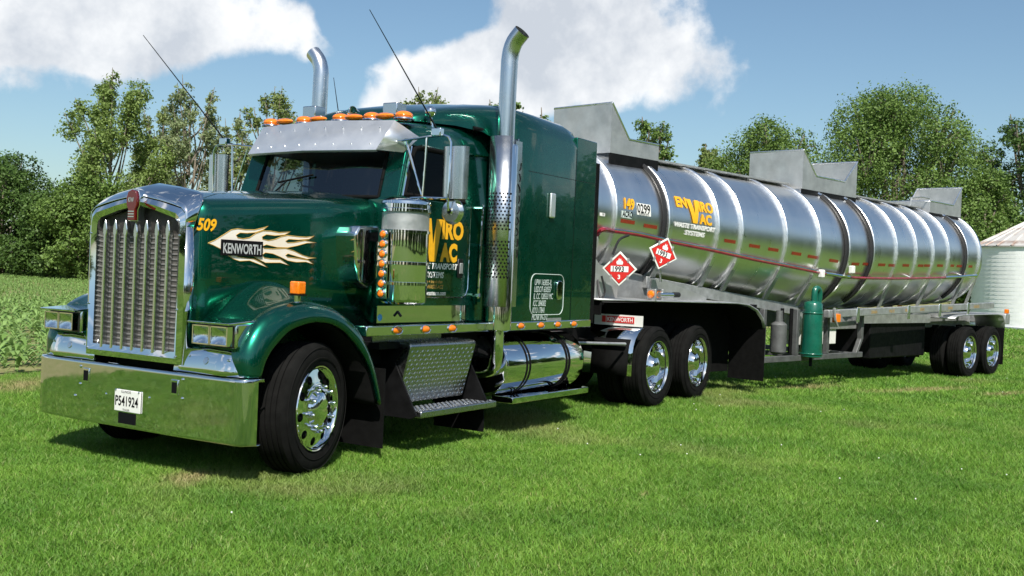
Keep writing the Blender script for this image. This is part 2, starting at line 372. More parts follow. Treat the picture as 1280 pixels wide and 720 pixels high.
def grass_mat(name):
    m = bpy.data.materials.new(name); m.use_nodes = True; t = m.node_tree; t.nodes.clear(); nn = t.nodes.new; ll = t.links.new
    o = nn('ShaderNodeOutputMaterial'); d = nn('ShaderNodeBsdfPrincipled'); d.inputs['Roughness'].default_value = .5; d.inputs['Specular IOR Level'].default_value = .3
    x = nn('ShaderNodeBsdfTranslucent'); ms = nn('ShaderNodeMixShader'); ms.inputs[0].default_value = .35
    g = nn('ShaderNodeNewGeometry'); r = nn('ShaderNodeValToRGB'); e = r.color_ramp.elements
    e[0].color = (.12, .255, .030, 1); e[1].color = (.29, .475, .078, 1)
    q = e.new(.90); q.color = (.21, .34, .055, 1); q = e.new(.945); q.color = (.36, .34, .15, 1)
    ll(g.outputs['Random Per Island'], r.inputs[0])
    def nz(s, dd=3):
        n = nn('ShaderNodeTexNoise'); n.inputs['Scale'].default_value = s; n.inputs['Detail'].default_value = dd; ll(g.outputs['Position'], n.inputs['Vector']); return n.outputs[0]
    mr = nn('ShaderNodeMapRange'); ll(nz(.9, 5), mr.inputs[0]); mr.inputs[1].default_value = .35; mr.inputs[2].default_value = .68
    mp = nn('ShaderNodeMix'); mp.data_type = 'RGBA'; mp.blend_type = 'MULTIPLY'; mp.inputs[0].default_value = 1; ll(r.outputs[0], mp.inputs[6])
    rr = nn('ShaderNodeValToRGB'); rr.color_ramp.elements[0].color = (.66, .82, .7, 1); rr.color_ramp.elements[1].color = (1.16, 1.18, 1.1, 1); ll(mr.outputs[0], rr.inputs[0]); ll(rr.outputs[0], mp.inputs[7])
    m2 = nn('ShaderNodeMapRange'); ll(nz(.33, 4), m2.inputs[0]); m2.inputs[1].default_value = .57; m2.inputs[2].default_value = .74; m2.inputs[4].default_value = .75
    md = nn('ShaderNodeMix'); md.data_type = 'RGBA'; ll(m2.outputs[0], md.inputs[0]); ll(mp.outputs[2], md.inputs[6]); md.inputs[7].default_value = (.33, .31, .13, 1)
    last = md.outputs[2]
    for (gx_, gy_, ra, rb, an) in DRY:      # worn, dry spots in the lawn
        mpn = nn('ShaderNodeMapping'); mpn.vector_type = 'TEXTURE'; mpn.inputs['Location'].default_value = (gx_, gy_, 0); mpn.inputs['Rotation'].default_value = (0, 0, an); mpn.inputs['Scale'].default_value = (ra, rb, 5); ll(g.outputs['Position'], mpn.inputs[0])
        ln = nn('ShaderNodeVectorMath'); ln.operation = 'LENGTH'; ll(mpn.outputs[0], ln.inputs[0])
        ad = nn('ShaderNodeMath'); ad.operation = 'MULTIPLY_ADD'; ll(nz(5, 5), ad.inputs[0]); ad.inputs[1].default_value = 1.6; ll(ln.outputs['Value'], ad.inputs[2])
        mr_ = nn('ShaderNodeMapRange'); ll(ad.outputs[0], mr_.inputs[0]); mr_.inputs[1].default_value = 1.0; mr_.inputs[2].default_value = 1.75; mr_.inputs[3].default_value = .85; mr_.inputs[4].default_value = 0
        mq = nn('ShaderNodeMix'); mq.data_type = 'RGBA'; ll(mr_.outputs[0], mq.inputs[0]); ll(last, mq.inputs[6]); mq.inputs[7].default_value = (.42, .34, .17, 1); last = mq.outputs[2]
    md = type('o', (), {'outputs': {2: last}})
    ll(md.outputs[2], d.inputs['Base Color']); ll(md.outputs[2], x.inputs[0]); ll(d.outputs[0], ms.inputs[1]); ll(x.outputs[0], ms.inputs[2]); ll(ms.outputs[0], o.inputs[0]); MT[name] = m
DRY = []
for (px_, py_, ra, rb, an) in ((238, 600, .42, .22, .5), (1010, 487, 1.2, .30, -.35), (1150, 489, 2.2, .32, -.35), (1260, 493, 1.3, .25, -.35), (805, 620, .10, .06, 0), (30, 482, 1.2, .5, .6)):
    q = PX(px_, py_, 'z', -.05 if px_ > 900 else 0); DRY.append((q.x, q.y, ra, rb, an))
grass_mat('grass_blade')
def vnoise(x, y, s, seed=0):
    "cheap smooth value noise"
    r = np.random.default_rng(seed).random((256, 256)); X = x*s+37; Y = y*s+91; xi = np.floor(X).astype(int); yi = np.floor(Y).astype(int); fx_ = X-xi; fy_ = Y-yi
    fx_ = fx_*fx_*(3-2*fx_); fy_ = fy_*fy_*(3-2*fy_); g = lambda a, b: r[a % 256, b % 256]
    return (g(xi, yi)*(1-fx_)+g(xi+1, yi)*fx_)*(1-fy_)+(g(xi, yi+1)*(1-fx_)+g(xi+1, yi+1)*fx_)*fy_
def gz_np(x):
    t = np.clip((x-8)/10, 0, 1); return -.09*t*t*(3-2*t)
def blades(n, d0, d1, hgt, wid, simple, seed):
    rg = np.random.default_rng(seed)
    a = rg.uniform(-.50, .50, n); d = np.sqrt(rg.uniform(d0*d0, d1*d1, n)); hd = YAW+a
    x = CAM.x+np.sin(hd)*d; y = CAM.y+np.cos(hd)*d
    k = y < FY+.3*vnoise(x, y, 1.3, 3); x, y, d = x[k], y[k], d[k]; n = len(x)
    z = gz_np(x); cl = vnoise(x, y, 3.2, 5)*.7+vnoise(x, y, 9, 6)*.5
    h = hgt*(.55+.75*cl)*rg.uniform(.6, 1.25, n); wd = wid*rg.uniform(.7, 1.3, n)
    th = rg.uniform(0, 2*np.pi, n); lean = rg.uniform(.3, 1.7, n)*h; la = rg.uniform(0, 2*np.pi, n)
    dx, dy = np.cos(th)*wd/2, np.sin(th)*wd/2; lx, ly = np.cos(la)*lean, np.sin(la)*lean
    def P(px, py, pz): return np.stack([px, py, pz], 1)
    b0 = P(x-dx, y-dy, z-.005); b1 = P(x+dx, y+dy, z-.005); tip = P(x+lx, y+ly, z+h)
    if simple: return np.stack([b0, b1, tip], 1)
    m1 = P(x+dx*.8+lx*.35, y+dy*.8+ly*.35, z+h*.62); m0 = P(x-dx*.8+lx*.35, y-dy*.8+ly*.35, z+h*.62)
    return np.stack([b0, b1, m1, m0, tip], 1)
# the lawn's blades: one mass nobody could count
V1 = blades(260000, 4.6, 10, .040, .0046, False, 1)
o = bpy.data.objects.new('lawn_grass', fast_mesh('lawn_grass', V1, 'blade', 'grass_blade')); COL.objects.link(o); tag(o, 'short mown grass blades of the lawn', 'grass', kind='stuff')
V2 = np.concatenate([blades(300000, 9.5, 17, .043, .009, True, 2), blades(300000, 16, 30, .06, .018, True, 3), blades(160000, 28, 75, .075, .05, True, 4)])
o2 = bpy.data.objects.new('grass_blades', fast_mesh('grass_blades', V2, 3, 'grass_blade')); COL.objects.link(o2); o2.parent = o; o2['kind'] = 'stuff'
# the strip of lawn outside the picture that the chrome bumper mirrors
rg = np.random.default_rng(77); n = 110000; x = rg.uniform(-9, .2, n); y = rg.uniform(-3.5, 6.0, n); hh = .045*(.6+.7*vnoise(x, y, 3.2, 5))*rg.uniform(.6, 1.2, n); th = rg.uniform(0, 6.28, n); la = rg.uniform(0, 6.28, n); ll_ = rg.uniform(.3, 1.6, n)*hh
V3 = np.stack([np.stack([x-np.cos(th)*.005, y-np.sin(th)*.005, x*0-.004], 1), np.stack([x+np.cos(th)*.005, y+np.sin(th)*.005, x*0-.004], 1), np.stack([x+np.cos(la)*ll_, y+np.sin(la)*ll_, hh], 1)], 1)
o3 = bpy.data.objects.new('grass_blades', fast_mesh('grass_blades', V3, 3, 'grass_blade')); COL.objects.link(o3); o3.parent = o; o3['kind'] = 'stuff'
# clover heads
rg = np.random.default_rng(31); n = 260; a = rg.uniform(-.5, .5, n); d = np.sqrt(rg.uniform(30, 700, n)); x = CAM.x+np.sin(YAW+a)*d; y = CAM.y+np.cos(YAW+a)*d
keep = (y < FY-.3) & (vnoise(x, y, .5, 9) > .5); mb = MB()
for px_, py_ in zip(x[keep], y[keep]): mb.ball((px_, py_, ground_z(px_, py_)+.042), .0065, 6, 4)
tag(mb.build('clover_flowers', 'white_print', fix=False), 'tiny white clover heads dotted over the lawn', 'clover', kind='stuff')

# corn: one plant built in five shapes; the 260 nearest are plants of their own, the rest one crop
def corn_plant(seed, h):
    rg = random.Random(seed); rows = []
    nl = rg.randint(6, 8)
    for i in range(nl):
        a = i*math.pi+rg.uniform(-.5, .5)+seed; z0 = h*(.08+.09*i); L = h*rg.uniform(.75, 1.05)*(1-.05*i); up_ = rg.uniform(.5, .95); wd = .036*rg.uniform(.8, 1.2)
        c, s = math.cos(a), math.sin(a)
        pts = [(0, z0), (L*.3, z0+L*.42*up_), (L*.62, z0+L*.55*up_), (L*.95, z0+L*(.38*up_-.05))]
        v = []
        for (r, z), ww in zip(pts[:3], (.012, wd, wd*.85)): v.append(((r*c-s*ww, r*s+c*ww, z), (r*c+s*ww, r*s-c*ww, z)))
        r, z = pts[3]; rows.append([v[0][0], v[0][1], v[1][1], v[1][0], v[2][1], v[2][0], (r*c, r*s, z)])
    return np.array(rows)
corn_shapes = [corn_plant(s, h) for s, h in ((1, .40), (2, .36), (3, .45), (4, .33), (5, .42))]
rg = np.random.default_rng(5); cand = []
for row in range(0, 95):
    yy = FY+.35+row*.76
    x0, x1 = CAM.x+(yy-CAM.y)*.52, CAM.x+(yy-CAM.y)*.80
    xx = np.arange(x0, x1, .17 if row < 30 else .22); cand.append(np.stack([xx+rg.normal(0, .03, len(xx)), np.full(len(xx), yy)+rg.normal(0, .04, len(xx))], 1))
    if row < 60:
        xx = np.arange(CAM.x+(yy-CAM.y)*2.2, CAM.x+(yy-CAM.y)*3.9, .33); cand.append(np.stack([xx+rg.normal(0, .03, len(xx)), np.full(len(xx), yy)], 1))
cand = np.concatenate(cand); keep = vnoise(cand[:, 0], cand[:, 1], .7, 21) > .18; cand = cand[keep]
dd = np.hypot(cand[:, 0]-CAM.x, cand[:, 1]-CAM.y); cand = cand[np.argsort(dd)]
cm = [fast_mesh('corn_plant', s, 'strip', 'corn_leaf') for s in corn_shapes]
for i, (x, y) in enumerate(cand[:260]):
    o = bpy.data.objects.new('corn_plant', cm[i % 5]); COL.objects.link(o); o.location = (x, y, ground_z(x, y)+.003); o.rotation_euler = (0, 0, rg.uniform(0, 6.28)); sc = rg.uniform(.7, 1.1); o.scale = (sc, sc, sc)
    tag(o, 'young knee-high corn plant at the edge of the field beside the lawn', 'corn', 'corn plants at the field edge')
acc = []
for i, (x, y) in enumerate(cand[260:]):
    a = rg.uniform(0, 6.28); sc = rg.uniform(.7, 1.05)*(1 if y < 24 else .72); c, s = math.cos(a)*sc, math.sin(a)*sc; P = corn_shapes[i % 5]
    acc.append(np.stack([P[..., 0]*c-P[..., 1]*s+x, P[..., 0]*s+P[..., 1]*c+y, P[..., 2]*sc+ground_z(x, y)], -1))
o = bpy.data.objects.new('corn_crop', fast_mesh('corn_crop', np.concatenate(acc), 'strip', 'corn_leaf')); COL.objects.link(o); tag(o, 'rows of young corn running back across the field', 'corn', kind='stuff')

# ------------------------------------------------------------------ trees
def leaf_quads(C, Nn, size, rg):
    n = len(C); Nn = Nn/np.linalg.norm(Nn, axis=1, keepdims=True); a = rg.normal(size=(n, 3)); u = np.cross(Nn, a); u /= np.linalg.norm(u, axis=1, keepdims=True); v = np.cross(Nn, u)
    s = (size*rg.uniform(.6, 1.3, n))[:, None]
    return np.stack([C-u*s*.5, C-v*s*.34, C+u*s*.6, C+v*s*.34], 1)
def tree(name, label, px, topy, depth, wpx, leaf, nlobe=14, lobe=.36, clump=900, per=22, cb=.25, shell=.75, lsize=.2, seed=0, group='trees along the field edge', ground=None, H=None, Rad=None, spread=.6, twigs=True, base=None, airy=0):
    rg = np.random.default_rng(seed+100); rr = random.Random(seed)
    if base is None:
        base = at_depth(px, depth); H = CAM.z+ray(px, topy).z*depth-base.z; Rad = 1.12*wpx/2/FPX*depth
    root = empty(name, base, rr.uniform(0, 6)); tag(root, label, 'tree', group)
    # lobes round the crown's axis
    zc0, zc1 = cb*H, H; lob = []
    for i in range(nlobe):
        t = (i+.5)/nlobe; z = zc0+(zc1-zc0)*(.06+.88*t); prof = math.sin(math.pi*min(1, .13+.87*t**.85)*.94)**.7
        a = i*2.4+rr.uniform(-.4, .4); r = Rad*prof*(1-lobe)*rr.uniform(.5, 1.22)
        lob.append((Vector((math.cos(a)*r, math.sin(a)*r, min(z, H-Rad*lobe*.7))), Rad*lobe*rr.uniform(.75, 1.2)*(.7+.3*prof)))
    wd = MB(); tr = (.018*H+.05)*(.55 if airy else 1)
    wd.tube(smooth_path([(0, 0, -.2), (rr.uniform(-.1, .1)*Rad, rr.uniform(-.1, .1)*Rad, H*.3), (rr.uniform(-.12, .12)*Rad, rr.uniform(-.12, .12)*Rad, H*.62), (0, 0, H*.80)], 4), [tr*(1-.9*i/12) for i in range(13)], 7)
    for c, r in lob:
        z0 = max(.12*H, c.z-(.12+.2*rr.random())*H-Rad*.25); p0 = Vector((0, 0, z0)); mid = (p0+c)/2+Vector((0, 0, -.05*H+.0*r))
        wd.tube(smooth_path([p0, mid, c, c+(c-mid)*.35], 3), [tr*.42*(1-.085*i) for i in range(10)], 5)
        if twigs:
            for _ in range(5):
                q = c+Vector((rr.gauss(0, 1), rr.gauss(0, 1), rr.gauss(0.3, 1))).normalized()*r*.9; wd.tube([c-(c-mid)*.3, (c+q)/2+Vector((0, 0, .05*r)), q], [tr*.14, tr*.09, tr*.04], 4)
    wd.build('trunk', 'bark', root, fix=False)
    cen = np.array([c for c, _ in lob]); rad = np.array([r for _, r in lob]); k = rg.integers(0, nlobe, clump) if False else rg.choice(nlobe, clump, p=rad**2/np.sum(rad**2))
    dirs = rg.normal(size=(clump, 3)); dirs /= np.linalg.norm(dirs, axis=1, keepdims=True)
    rf = np.where(rg.random(clump) < shell, rg.uniform(.72, 1.12, clump), rg.uniform(.1, .8, clump))
    cc = cen[k]+dirs*(rad[k]*rf)[:, None]*np.array([1, 1, .9+airy*.6]); cr_ = rad[k]*rg.uniform(.10, .26, clump)*spread/.6
    C = np.repeat(cc, per, 0)+rg.normal(size=(clump*per, 3))*np.repeat(cr_, per)[:, None]*np.array([1, 1, .75])
    Nn = rg.normal(size=C.shape)*.75+np.repeat(dirs, per, 0)*.8+np.array([0, 0, .55])
    ok = C[:, 2] > .05*H if cb > .05 else C[:, 2] > .1
    V = leaf_quads(C[ok], Nn[ok], lsize, rg)
    cr = bpy.data.objects.new('crown', fast_mesh('crown', V, 4, leaf)); COL.objects.link(cr); cr.parent = root
    return root
tree('bushy_tree', 'dark dense bushy tree at the far left end of the tree line', 0, 196, 74, 150, 'leaf_dark', 22, .33, 1500, 26, .0, .8, .20, 1)
tree('shrub', 'low dark shrub in the gap beside the dark bushy tree', 58, 238, 70, 95, 'leaf_dark', 16, .38, 850, 24, .0, .8, .19, 2)
tree('shrub', 'low mid green shrub against the foot of the tall forked tree', 112, 222, 67, 110, 'leaf_mid', 18, .36, 1050, 24, .0, .8, .19, 3)
tree('tall_tree', 'tall open tree with a forked green crown beyond the radiator grille', 134, 90, 70, 128, 'leaf_light', 44, .19, 1900, 20, .03, .7, .18, 4, airy=1, spread=.9)
tree('silver_leaved_tree', 'wispy pale tree filling the gap beside the slender silvery tree', 190, 128, 76, 90, 'leaf_olive', 40, .16, 760, 14, .05, .6, .20, 21, spread=1.1, airy=1)
tree('silver_leaved_tree', 'lower wispy tree close to the passenger mirror', 285, 138, 77, 80, 'leaf_pale', 38, .16, 700, 14, .05, .6, .20, 22, spread=1.1, airy=1)
tree('silver_leaved_tree', 'slender silvery tree with visible pale trunk behind the hood', 232, 97, 72, 112, 'leaf_pale', 44, .15, 900, 14, .05, .6, .20, 15, spread=1.1, airy=1)
tree('silver_leaved_tree', 'thin olive tree between the passenger mirror and the far exhaust stack', 335, 106, 74, 105, 'leaf_olive', 44, .15, 950, 14, .05, .6, .20, 6, spread=1.1, airy=1)
tree('young_tree', 'loose leafy tree top showing over the cab roof', 522, 105, 78, 90, 'leaf_olive', 26, .24, 620, 16, .2, .65, .22, 7, airy=1, spread=.9)
tree('young_tree', 'rounded green tree top showing behind the driver side exhaust stack', 622, 119, 84, 85, 'leaf_mid', 18, .30, 520, 22, .2, .7, .26, 8)
tree('young_tree', 'small green tree top just over the sleeper roof rear corner', 676, 136, 88, 60, 'leaf_mid', 14, .32, 340, 22, .2, .7, .26, 9)
tree('broad_tree', 'narrow green tree behind the first manway box', 806, 142, 82, 88, 'leaf_mid', 24, .28, 1000, 24, .1, .75, .19, 10, 'trees behind the trailer')
tree('broad_tree', 'low olive tree at the end of the broad green tree', 882, 176, 86, 76, 'leaf_olive', 14, .36, 460, 22, .2, .75, .25, 11, 'trees behind the trailer')
tree('broad_tree', 'broad round green tree between the first and second manway boxes', 962, 150, 80, 172, 'leaf_mid', 22, .34, 2300, 26, .08, .92, .18, 12, 'trees behind the trailer')
big_t = tree('oak_tree', 'biggest tree, full rounded green crown behind the trailer tail', 1112, 110, 72, 228, 'leaf_mid', 30, .30, 3900, 26, .08, .92, .17, 13, 'trees behind the trailer')
tree('oak_tree', 'tree with bare twigs in its top beside the grain bin', 1278, 145, 74, 150, 'leaf_dark', 30, .27, 1700, 24, .06, .78, .18, 14, 'trees behind the trailer')
tree('shrub', 'leafy shrub filling in under the tree beside the grain bin', 1225, 215, 70, 110, 'leaf_mid', 20, .34, 1300, 24, .0, .8, .18, 16, 'trees behind the trailer')
# the windbreak across the lawn shows only as the dark band mirrored in paint and chrome
bt = tree('windbreak_tree', 'tree of the windbreak across the lawn mirrored in the truck', 0, 0, 0, 0, 'leaf_dark', 20, .36, 700, 20, .02, .85, .5, 40, 'windbreak trees mirrored in the truck', base=Vector((-30, -52, 0)), H=12, Rad=7)
for i, (x, y) in enumerate([(-18+12.5*k, -47+4*math.sin(k*2.1)) for k in range(11)]+[(-45, -48), (-62, -36), (-74, -20), (-80, -2), (-82, 16), (-78, 34)]):
    c = copy_tree(bt); c.location = (x, y, 0); c.rotation_euler = (0, 0, i*1.3); c.scale = (1, 1, .85+.08*(i % 5))

# ------------------------------------------------------------------ grain bin
def bin_mats():
    m = mat('bin_wall', (.90, .90, .89), .45, .15, var=.06, vscale=3)
    m = bpy.data.materials.new('bin_roof'); m.use_nodes = True; t = m.node_tree; b = t.nodes['Principled BSDF']; nn = t.nodes.new; ll = t.links.new
    c = nn('ShaderNodeTexCoord'); n = nn('ShaderNodeTexNoise'); n.inputs['Scale'].default_value = 1.4; n.inputs['Detail'].default_value = 6; ll(c.outputs['Object'], n.inputs['Vector'])
    r = nn('ShaderNodeValToRGB'); e = r.color_ramp.elements; e[0].position = .50; e[0].color = (.52, .50, .47, 1); e[1].position = .68; e[1].color = (.24, .15, .11, 1); ll(n.outputs[0], r.inputs[0]); ll(r.outputs[0], b.inputs['Base Color'])
    b.inputs['Roughness'].default_value = .6; b.inputs['Metallic'].default_value = .25; MT['bin_roof'] = m
bin_mats()
BD = 54.0; BR = 3.3; bc = CAM+ray(1222+BR*FPX/BD, 350)*BD; gz = ground_z(bc.x, bc.y); zt = CAM.z+ray(1230, 308).z*BD
BH = zt-gz; rootb = empty('grain_bin', (bc.x, bc.y, gz)); tag(rootb, 'white corrugated steel grain bin with rusty conical roof', 'grain bin')
prof = []; k = int(BH/.20)
for i in range(k): prof += [(BH*(i+.0)/k, BR-.028), (BH*(i+.5)/k, BR+.028)]
MB().lathe(prof+[(BH, BR-.028)], (0, 0, 0), (0, 0, 1), 48).build('wall', 'bin_wall', rootb, angle=80)
MB().lathe([(0, BR+.15), (.14, BR+.13), (.14, BR+.02)], (0, 0, -.05), (0, 0, 1), 40).build('footing', 'dull_aluminium', rootb)
rise = BR*.56; rp = None
MB().lathe([(BH+.01, BR+.10), (BH-.05, BR+.11), (BH-.05, BR-.02)], (0, 0, 0), (0, 0, 1), 48).build('eave', 'bin_roof', rootb)
for i in range(28):
    if rp is None:
        a = math.pi/28; m = MB(); e0, e1 = BR+.12, .35
        P = lambda r, q, h: (r*math.cos(q), r*math.sin(q), BH+rise*(1-r/(BR+.12))+h)
        m.grid([[P(e0, -a, .05), P(e0, -a*.86, .0), P(e0, a*.86, .0), P(e0, a, .05)], [P(e1, -a, .05), P(e1, -a*.6, .0), P(e1, a*.6, .0), P(e1, a, .05)]])
        rp = m.build('roof_panel', 'bin_roof', rootb)
    else:
        q = rp.copy(); COL.objects.link(q); q.parent = rootb; q.rotation_euler = (0, 0, i*2*math.pi/28)
MB().lathe([(0, .42), (.12, .40), (.2, .2), (.22, 0)], (0, 0, BH+rise*.9), (0, 0, 1), 16).build('roof_cap', 'bin_roof', rootb)

# ------------------------------------------------------------------ the tractor: x runs back from the bumper, the driver's side is -y
TK = empty('semi_truck', (0, 0, 0)); tag(TK, 'dark green conventional semi truck with chrome bumper, grille and twin exhaust stacks', 'truck')
# bumper
ymax = 1.235; cols = []
for i in range(41):
    y = -ymax+2*ymax*i/40; a = abs(y); x = -.072+.03*(a/1.15)**3
    if a > 1.15: x += .10*((a-1.15)/.085)**2
    cols.append((x, y))
prof = [(.06, .325), (.02, .312), (.006, .314), (0, .322), (0, .334), (0, .55), (0, .762), (0, .774), (.004, .783), (.012, .788), (.05, .79), (.06, .77)]
bump = MB().grid([[(x+dx, y, z) for dx, z in prof] for x, y in cols]).build('bumper', 'chrome_flat', TK, solid=.006, angle=50)
for y in (-.52, .52):
    b = MB(); b.box(-.082, -.066, y-.04, y+.04, .615, .735); b.build('tow_hook_bezel', 'chrome', bump, bevel=.006)
    MB().box(-.0845, -.08, y-.026, y+.026, .635, .715).build('tow_hole', 'black_print', bump)
for y, z in ((-.6, .74), (-.6, .6), (.6, .74), (.6, .6), (-.24, .57), (.27, .55), (.66, .5)):
    MB().ball((-.072, y, z), .014, 10, 6, (.6, 1, 1)).build('bumper_bolt', 'chrome', bump)
MB().box(-.079, -.066, -.09, .11, .345, .43).build('plate_recess', 'black_print', bump)
lp = MB(); lp.box(-.088, -.078, -.150, .150, .440, .604); lp = lp.build('license_plate', 'plate_white', bump, bevel=.003)
pf = plane_fn((-.0884, .142, .485), (0, -1, 0), (0, 0, 1)); text('plate_number', 'P541924', .105, 'black_print', lp, pf, .002, 0, .74)
text('plate_heading', 'ILLINOIS', .03, 'black_print', lp, plane_fn((-.0884, .07, .583), (0, -1, 0), (0, 0, 1))); text('plate_footer', 'TRAILER', .022, 'black_print', lp, plane_fn((-.0884, .05, .447), (0, -1, 0), (0, 0, 1)))
for y in (-.135, .135): MB().ball((-.088, y, .60), .008, 8, 6).build('plate_bolt', 'chrome', lp)

# grille
GX = -.06
outer = [(-.557, .845), (.557, .845), (.557, 1.90), (.545, 1.96), (.50, 2.0), (.25, 2.055), (0, 2.095), (-.25, 2.055), (-.50, 2.0), (-.545, 1.96), (-.557, 1.90)]
inner = [(-.478, .935), (.478, .935), (.478, 1.86), (.468, 1.90), (.43, 1.93), (.22, 1.985), (0, 2.025), (-.22, 1.985), (-.43, 1.93), (-.468, 1.90), (-.478, 1.86)]
g = MB(); n = len(outer)
for xx, a, b in ((GX, outer, inner),):
    vs = [(xx, *p) for p in outer]+[(xx-.022, *(lerp(p[0], q[0], .5), lerp(p[1], q[1], .5))) for p, q in zip(outer, inner)]+[(xx+.0, *p) for p in inner]+[(xx+.07, *p) for p in inner]
    fs = [(k*n+i, k*n+(i+1) % n, (k+1)*n+(i+1) % n, (k+1)*n+i) for k in range(3) for i in range(n)]; g.add(vs, fs)
gs = g.build('grille_surround', 'chrome', TK, angle=40)
for s in (-1, 1): MB().grid([[(GX, s*.557, .845), (GX, s*.557, 1.90)], [(.07, s*.556, .845), (.07, s*.556, 1.90)]]).build('grille_side', 'chrome', gs, solid=.006)
# crown of the radiator shell
rows = []
for t in range(7):
    q = t/6; bul = math.sin(q*math.pi)*.018; row = []
    for y, z0, z1 in ((-.557, 1.86, 1.86), (-.556, 1.92, 1.98), (-.545, 1.97, 2.06), (-.50, 2.005, 2.125), (-.40, 2.03, 2.15), (-.25, 2.06, 2.175), (0, 2.10, 2.205)):
        row.append((lerp(GX-.004, {1.86: .02, 1.92: .06, 1.97: .10}.get(z0, .14), q), y, lerp(z0, z1, q)+bul*(1 if y > -.54 else .2)+.004))
    rows.append(row+[(x, -y, z) for x, y, z in row[-2::-1]])
cr = MB().grid(rows).build('radiator_shell_crown', 'chrome', TK, angle=45, solid=.006)
MB().box(-.004, .02, -.478, .478, .93, 1.815).build('radiator_core', 'grille_core', gs); MB().prism([(-.478, 1.815), (.478, 1.815), (.478, 1.86), (.43, 1.93), (0, 2.025), (-.43, 1.93), (-.478, 1.86)], 'x', -.002, .022).build('grille_mesh', 'dark_grille', gs)
sl0 = None
for i in range(22):
    z = .945+i*.0395
    if sl0 is None: sl0 = MB().hexa([(-.010, -.475, z), (-.003, -.475, z), (-.003, .475, z), (-.010, .475, z), (-.008, -.475, z+.010), (-.003, -.475, z+.012), (-.003, .475, z+.012), (-.008, .475, z+.010)]).build('shutter_slat', 'slat_metal', gs)
    else:
        q = sl0.copy(); COL.objects.link(q); q.parent = gs; q.location.z = i*.0395
for k in range(-3, 4):
    y = k*.122; top = 1.915 if k else 1.90; b = MB()
    b.prism([(y-.015, .90), (y+.015, .90), (y+.015, top-.125), (y+.023, top-.11), (y+.022, top-.07), (y+.013, top-.03), (y, top), (y-.013, top-.03), (y-.022, top-.07), (y-.023, top-.11), (y-.015, top-.125)], 'x', GX-.012, GX+.03)
    b.build('grille_bar', 'bar_metal', gs, bevel=.006)
for y, z in ((-.517, 1.80), (.517, 1.80), (-.517, 1.25), (.517, 1.25), (-.517, .9), (.517, .9), (-.2, .89), (.2, .89), (0, .89), (-.36, .89), (.36, .89)):
    MB().ball((GX-.024, y, z), .009, 8, 6).build('grille_bolt', 'chrome', gs)
e = MB().prism([(-.045, 1.905), (.045, 1.905), (.04, 1.99), (.06, 2.02), (.062, 2.08), (.045, 2.125), (0, 2.14), (-.045, 2.125), (-.062, 2.08), (-.06, 2.02), (-.04, 1.99)], 'x', -.115, -.095).build('hood_emblem', 'red_enamel', TK, bevel=.005)
MB().prism([(-.053, 1.90), (.053, 1.90), (.05, 1.985), (.07, 2.02), (.07, 2.09), (.05, 2.138), (0, 2.152), (-.05, 2.138), (-.07, 2.09), (-.07, 2.02), (-.05, 1.985)], 'x', -.094, -.03).build('emblem_frame', 'chrome', e, bevel=.004)
text('emblem_letters', 'KW', .05, 'chrome', e, plane_fn((-.1155, .04, 2.045), (0, -1, 0), (0, 0, 1)), .001, 0, .8)
for z in (1.93, 1.95, 1.97): MB().box(-.1175, -.1145, -.034, .034, z, z+.008).build('emblem_bar', 'chrome', e)

# hood
def hw(x): return .548+.112*x
def hz_(x): return 2.098+.082*x
rows = []
for i in range(15):
    x = lerp(.05, 1.90, i/14); wdt, zt = hw(x), hz_(x); half = [(-wdt, .98), (-wdt, 1.5), (-wdt, zt-.15)]
    for k in range(1, 6):
        a = math.pi/2*k/5; half.append((-wdt+.13*(1-math.cos(a)), zt-.15+.13*math.sin(a)))
    half += [(-wdt*.5, zt+.015), (-wdt*.25, zt+.035), (0, zt+.045)]
    rows.append([(x, y, z) for y, z in half]+[(x, -y, z) for y, z in half[-2::-1]])
hood = MB().grid(rows).build('hood', 'green_paint', TK, angle=50, solid=.008)
MB().box(.16, 1.80, -.48, .48, .62, 1.92).build('engine_block', 'black_paint', TK, bevel=.02)
def hside(px, py, lift=.006):
    d = ray(px, py)      # meet the plane y = -(.548+.112x+lift)
    t = (-(.548+lift+.112*CAM.x)-CAM.y)/(d.y+.112*d.x); return CAM+d*t
FL = [(150,255),(215,228),(300,175),(370,130),(430,120),(500,130),(590,130),(660,115),(715,95),(670,130),(600,155),(520,162),(450,158),(415,180),(430,205),(480,215),(540,205),(600,165),(670,140),(740,143),(820,157),(925,148),(870,178),(780,185),(700,175),(660,195),(665,220),(720,232),(780,220),(840,195),(900,183),(1000,195),(1080,200),(1150,188),(1100,218),(1000,225),(910,218),(880,235),(900,252),(960,250),(1060,232),(1175,252),(1080,255),(990,280),(900,298),(800,295),(700,270),(660,285),(680,305),(760,310),(880,305),(960,330),(1040,370),(1100,390),(1172,395),(1080,405),(1000,385),(900,355),(880,370),(900,388),(1000,400),(1090,415),(1145,455),(1070,432),(980,435),(900,420),(830,385),(760,355),(690,345),(660,365),(680,395),(740,405),(830,408),(915,465),(830,440),(760,440),(690,440),(620,405),(560,365),(490,335),(430,335),(410,360),(430,385),(500,395),(580,405),(650,440),(715,487),(620,450),(540,420),(450,425),(390,405),(330,360),(270,310),(200,275)]
fp = [hside(240+x/7.53, 270+y/7.53) for x, y in FL]
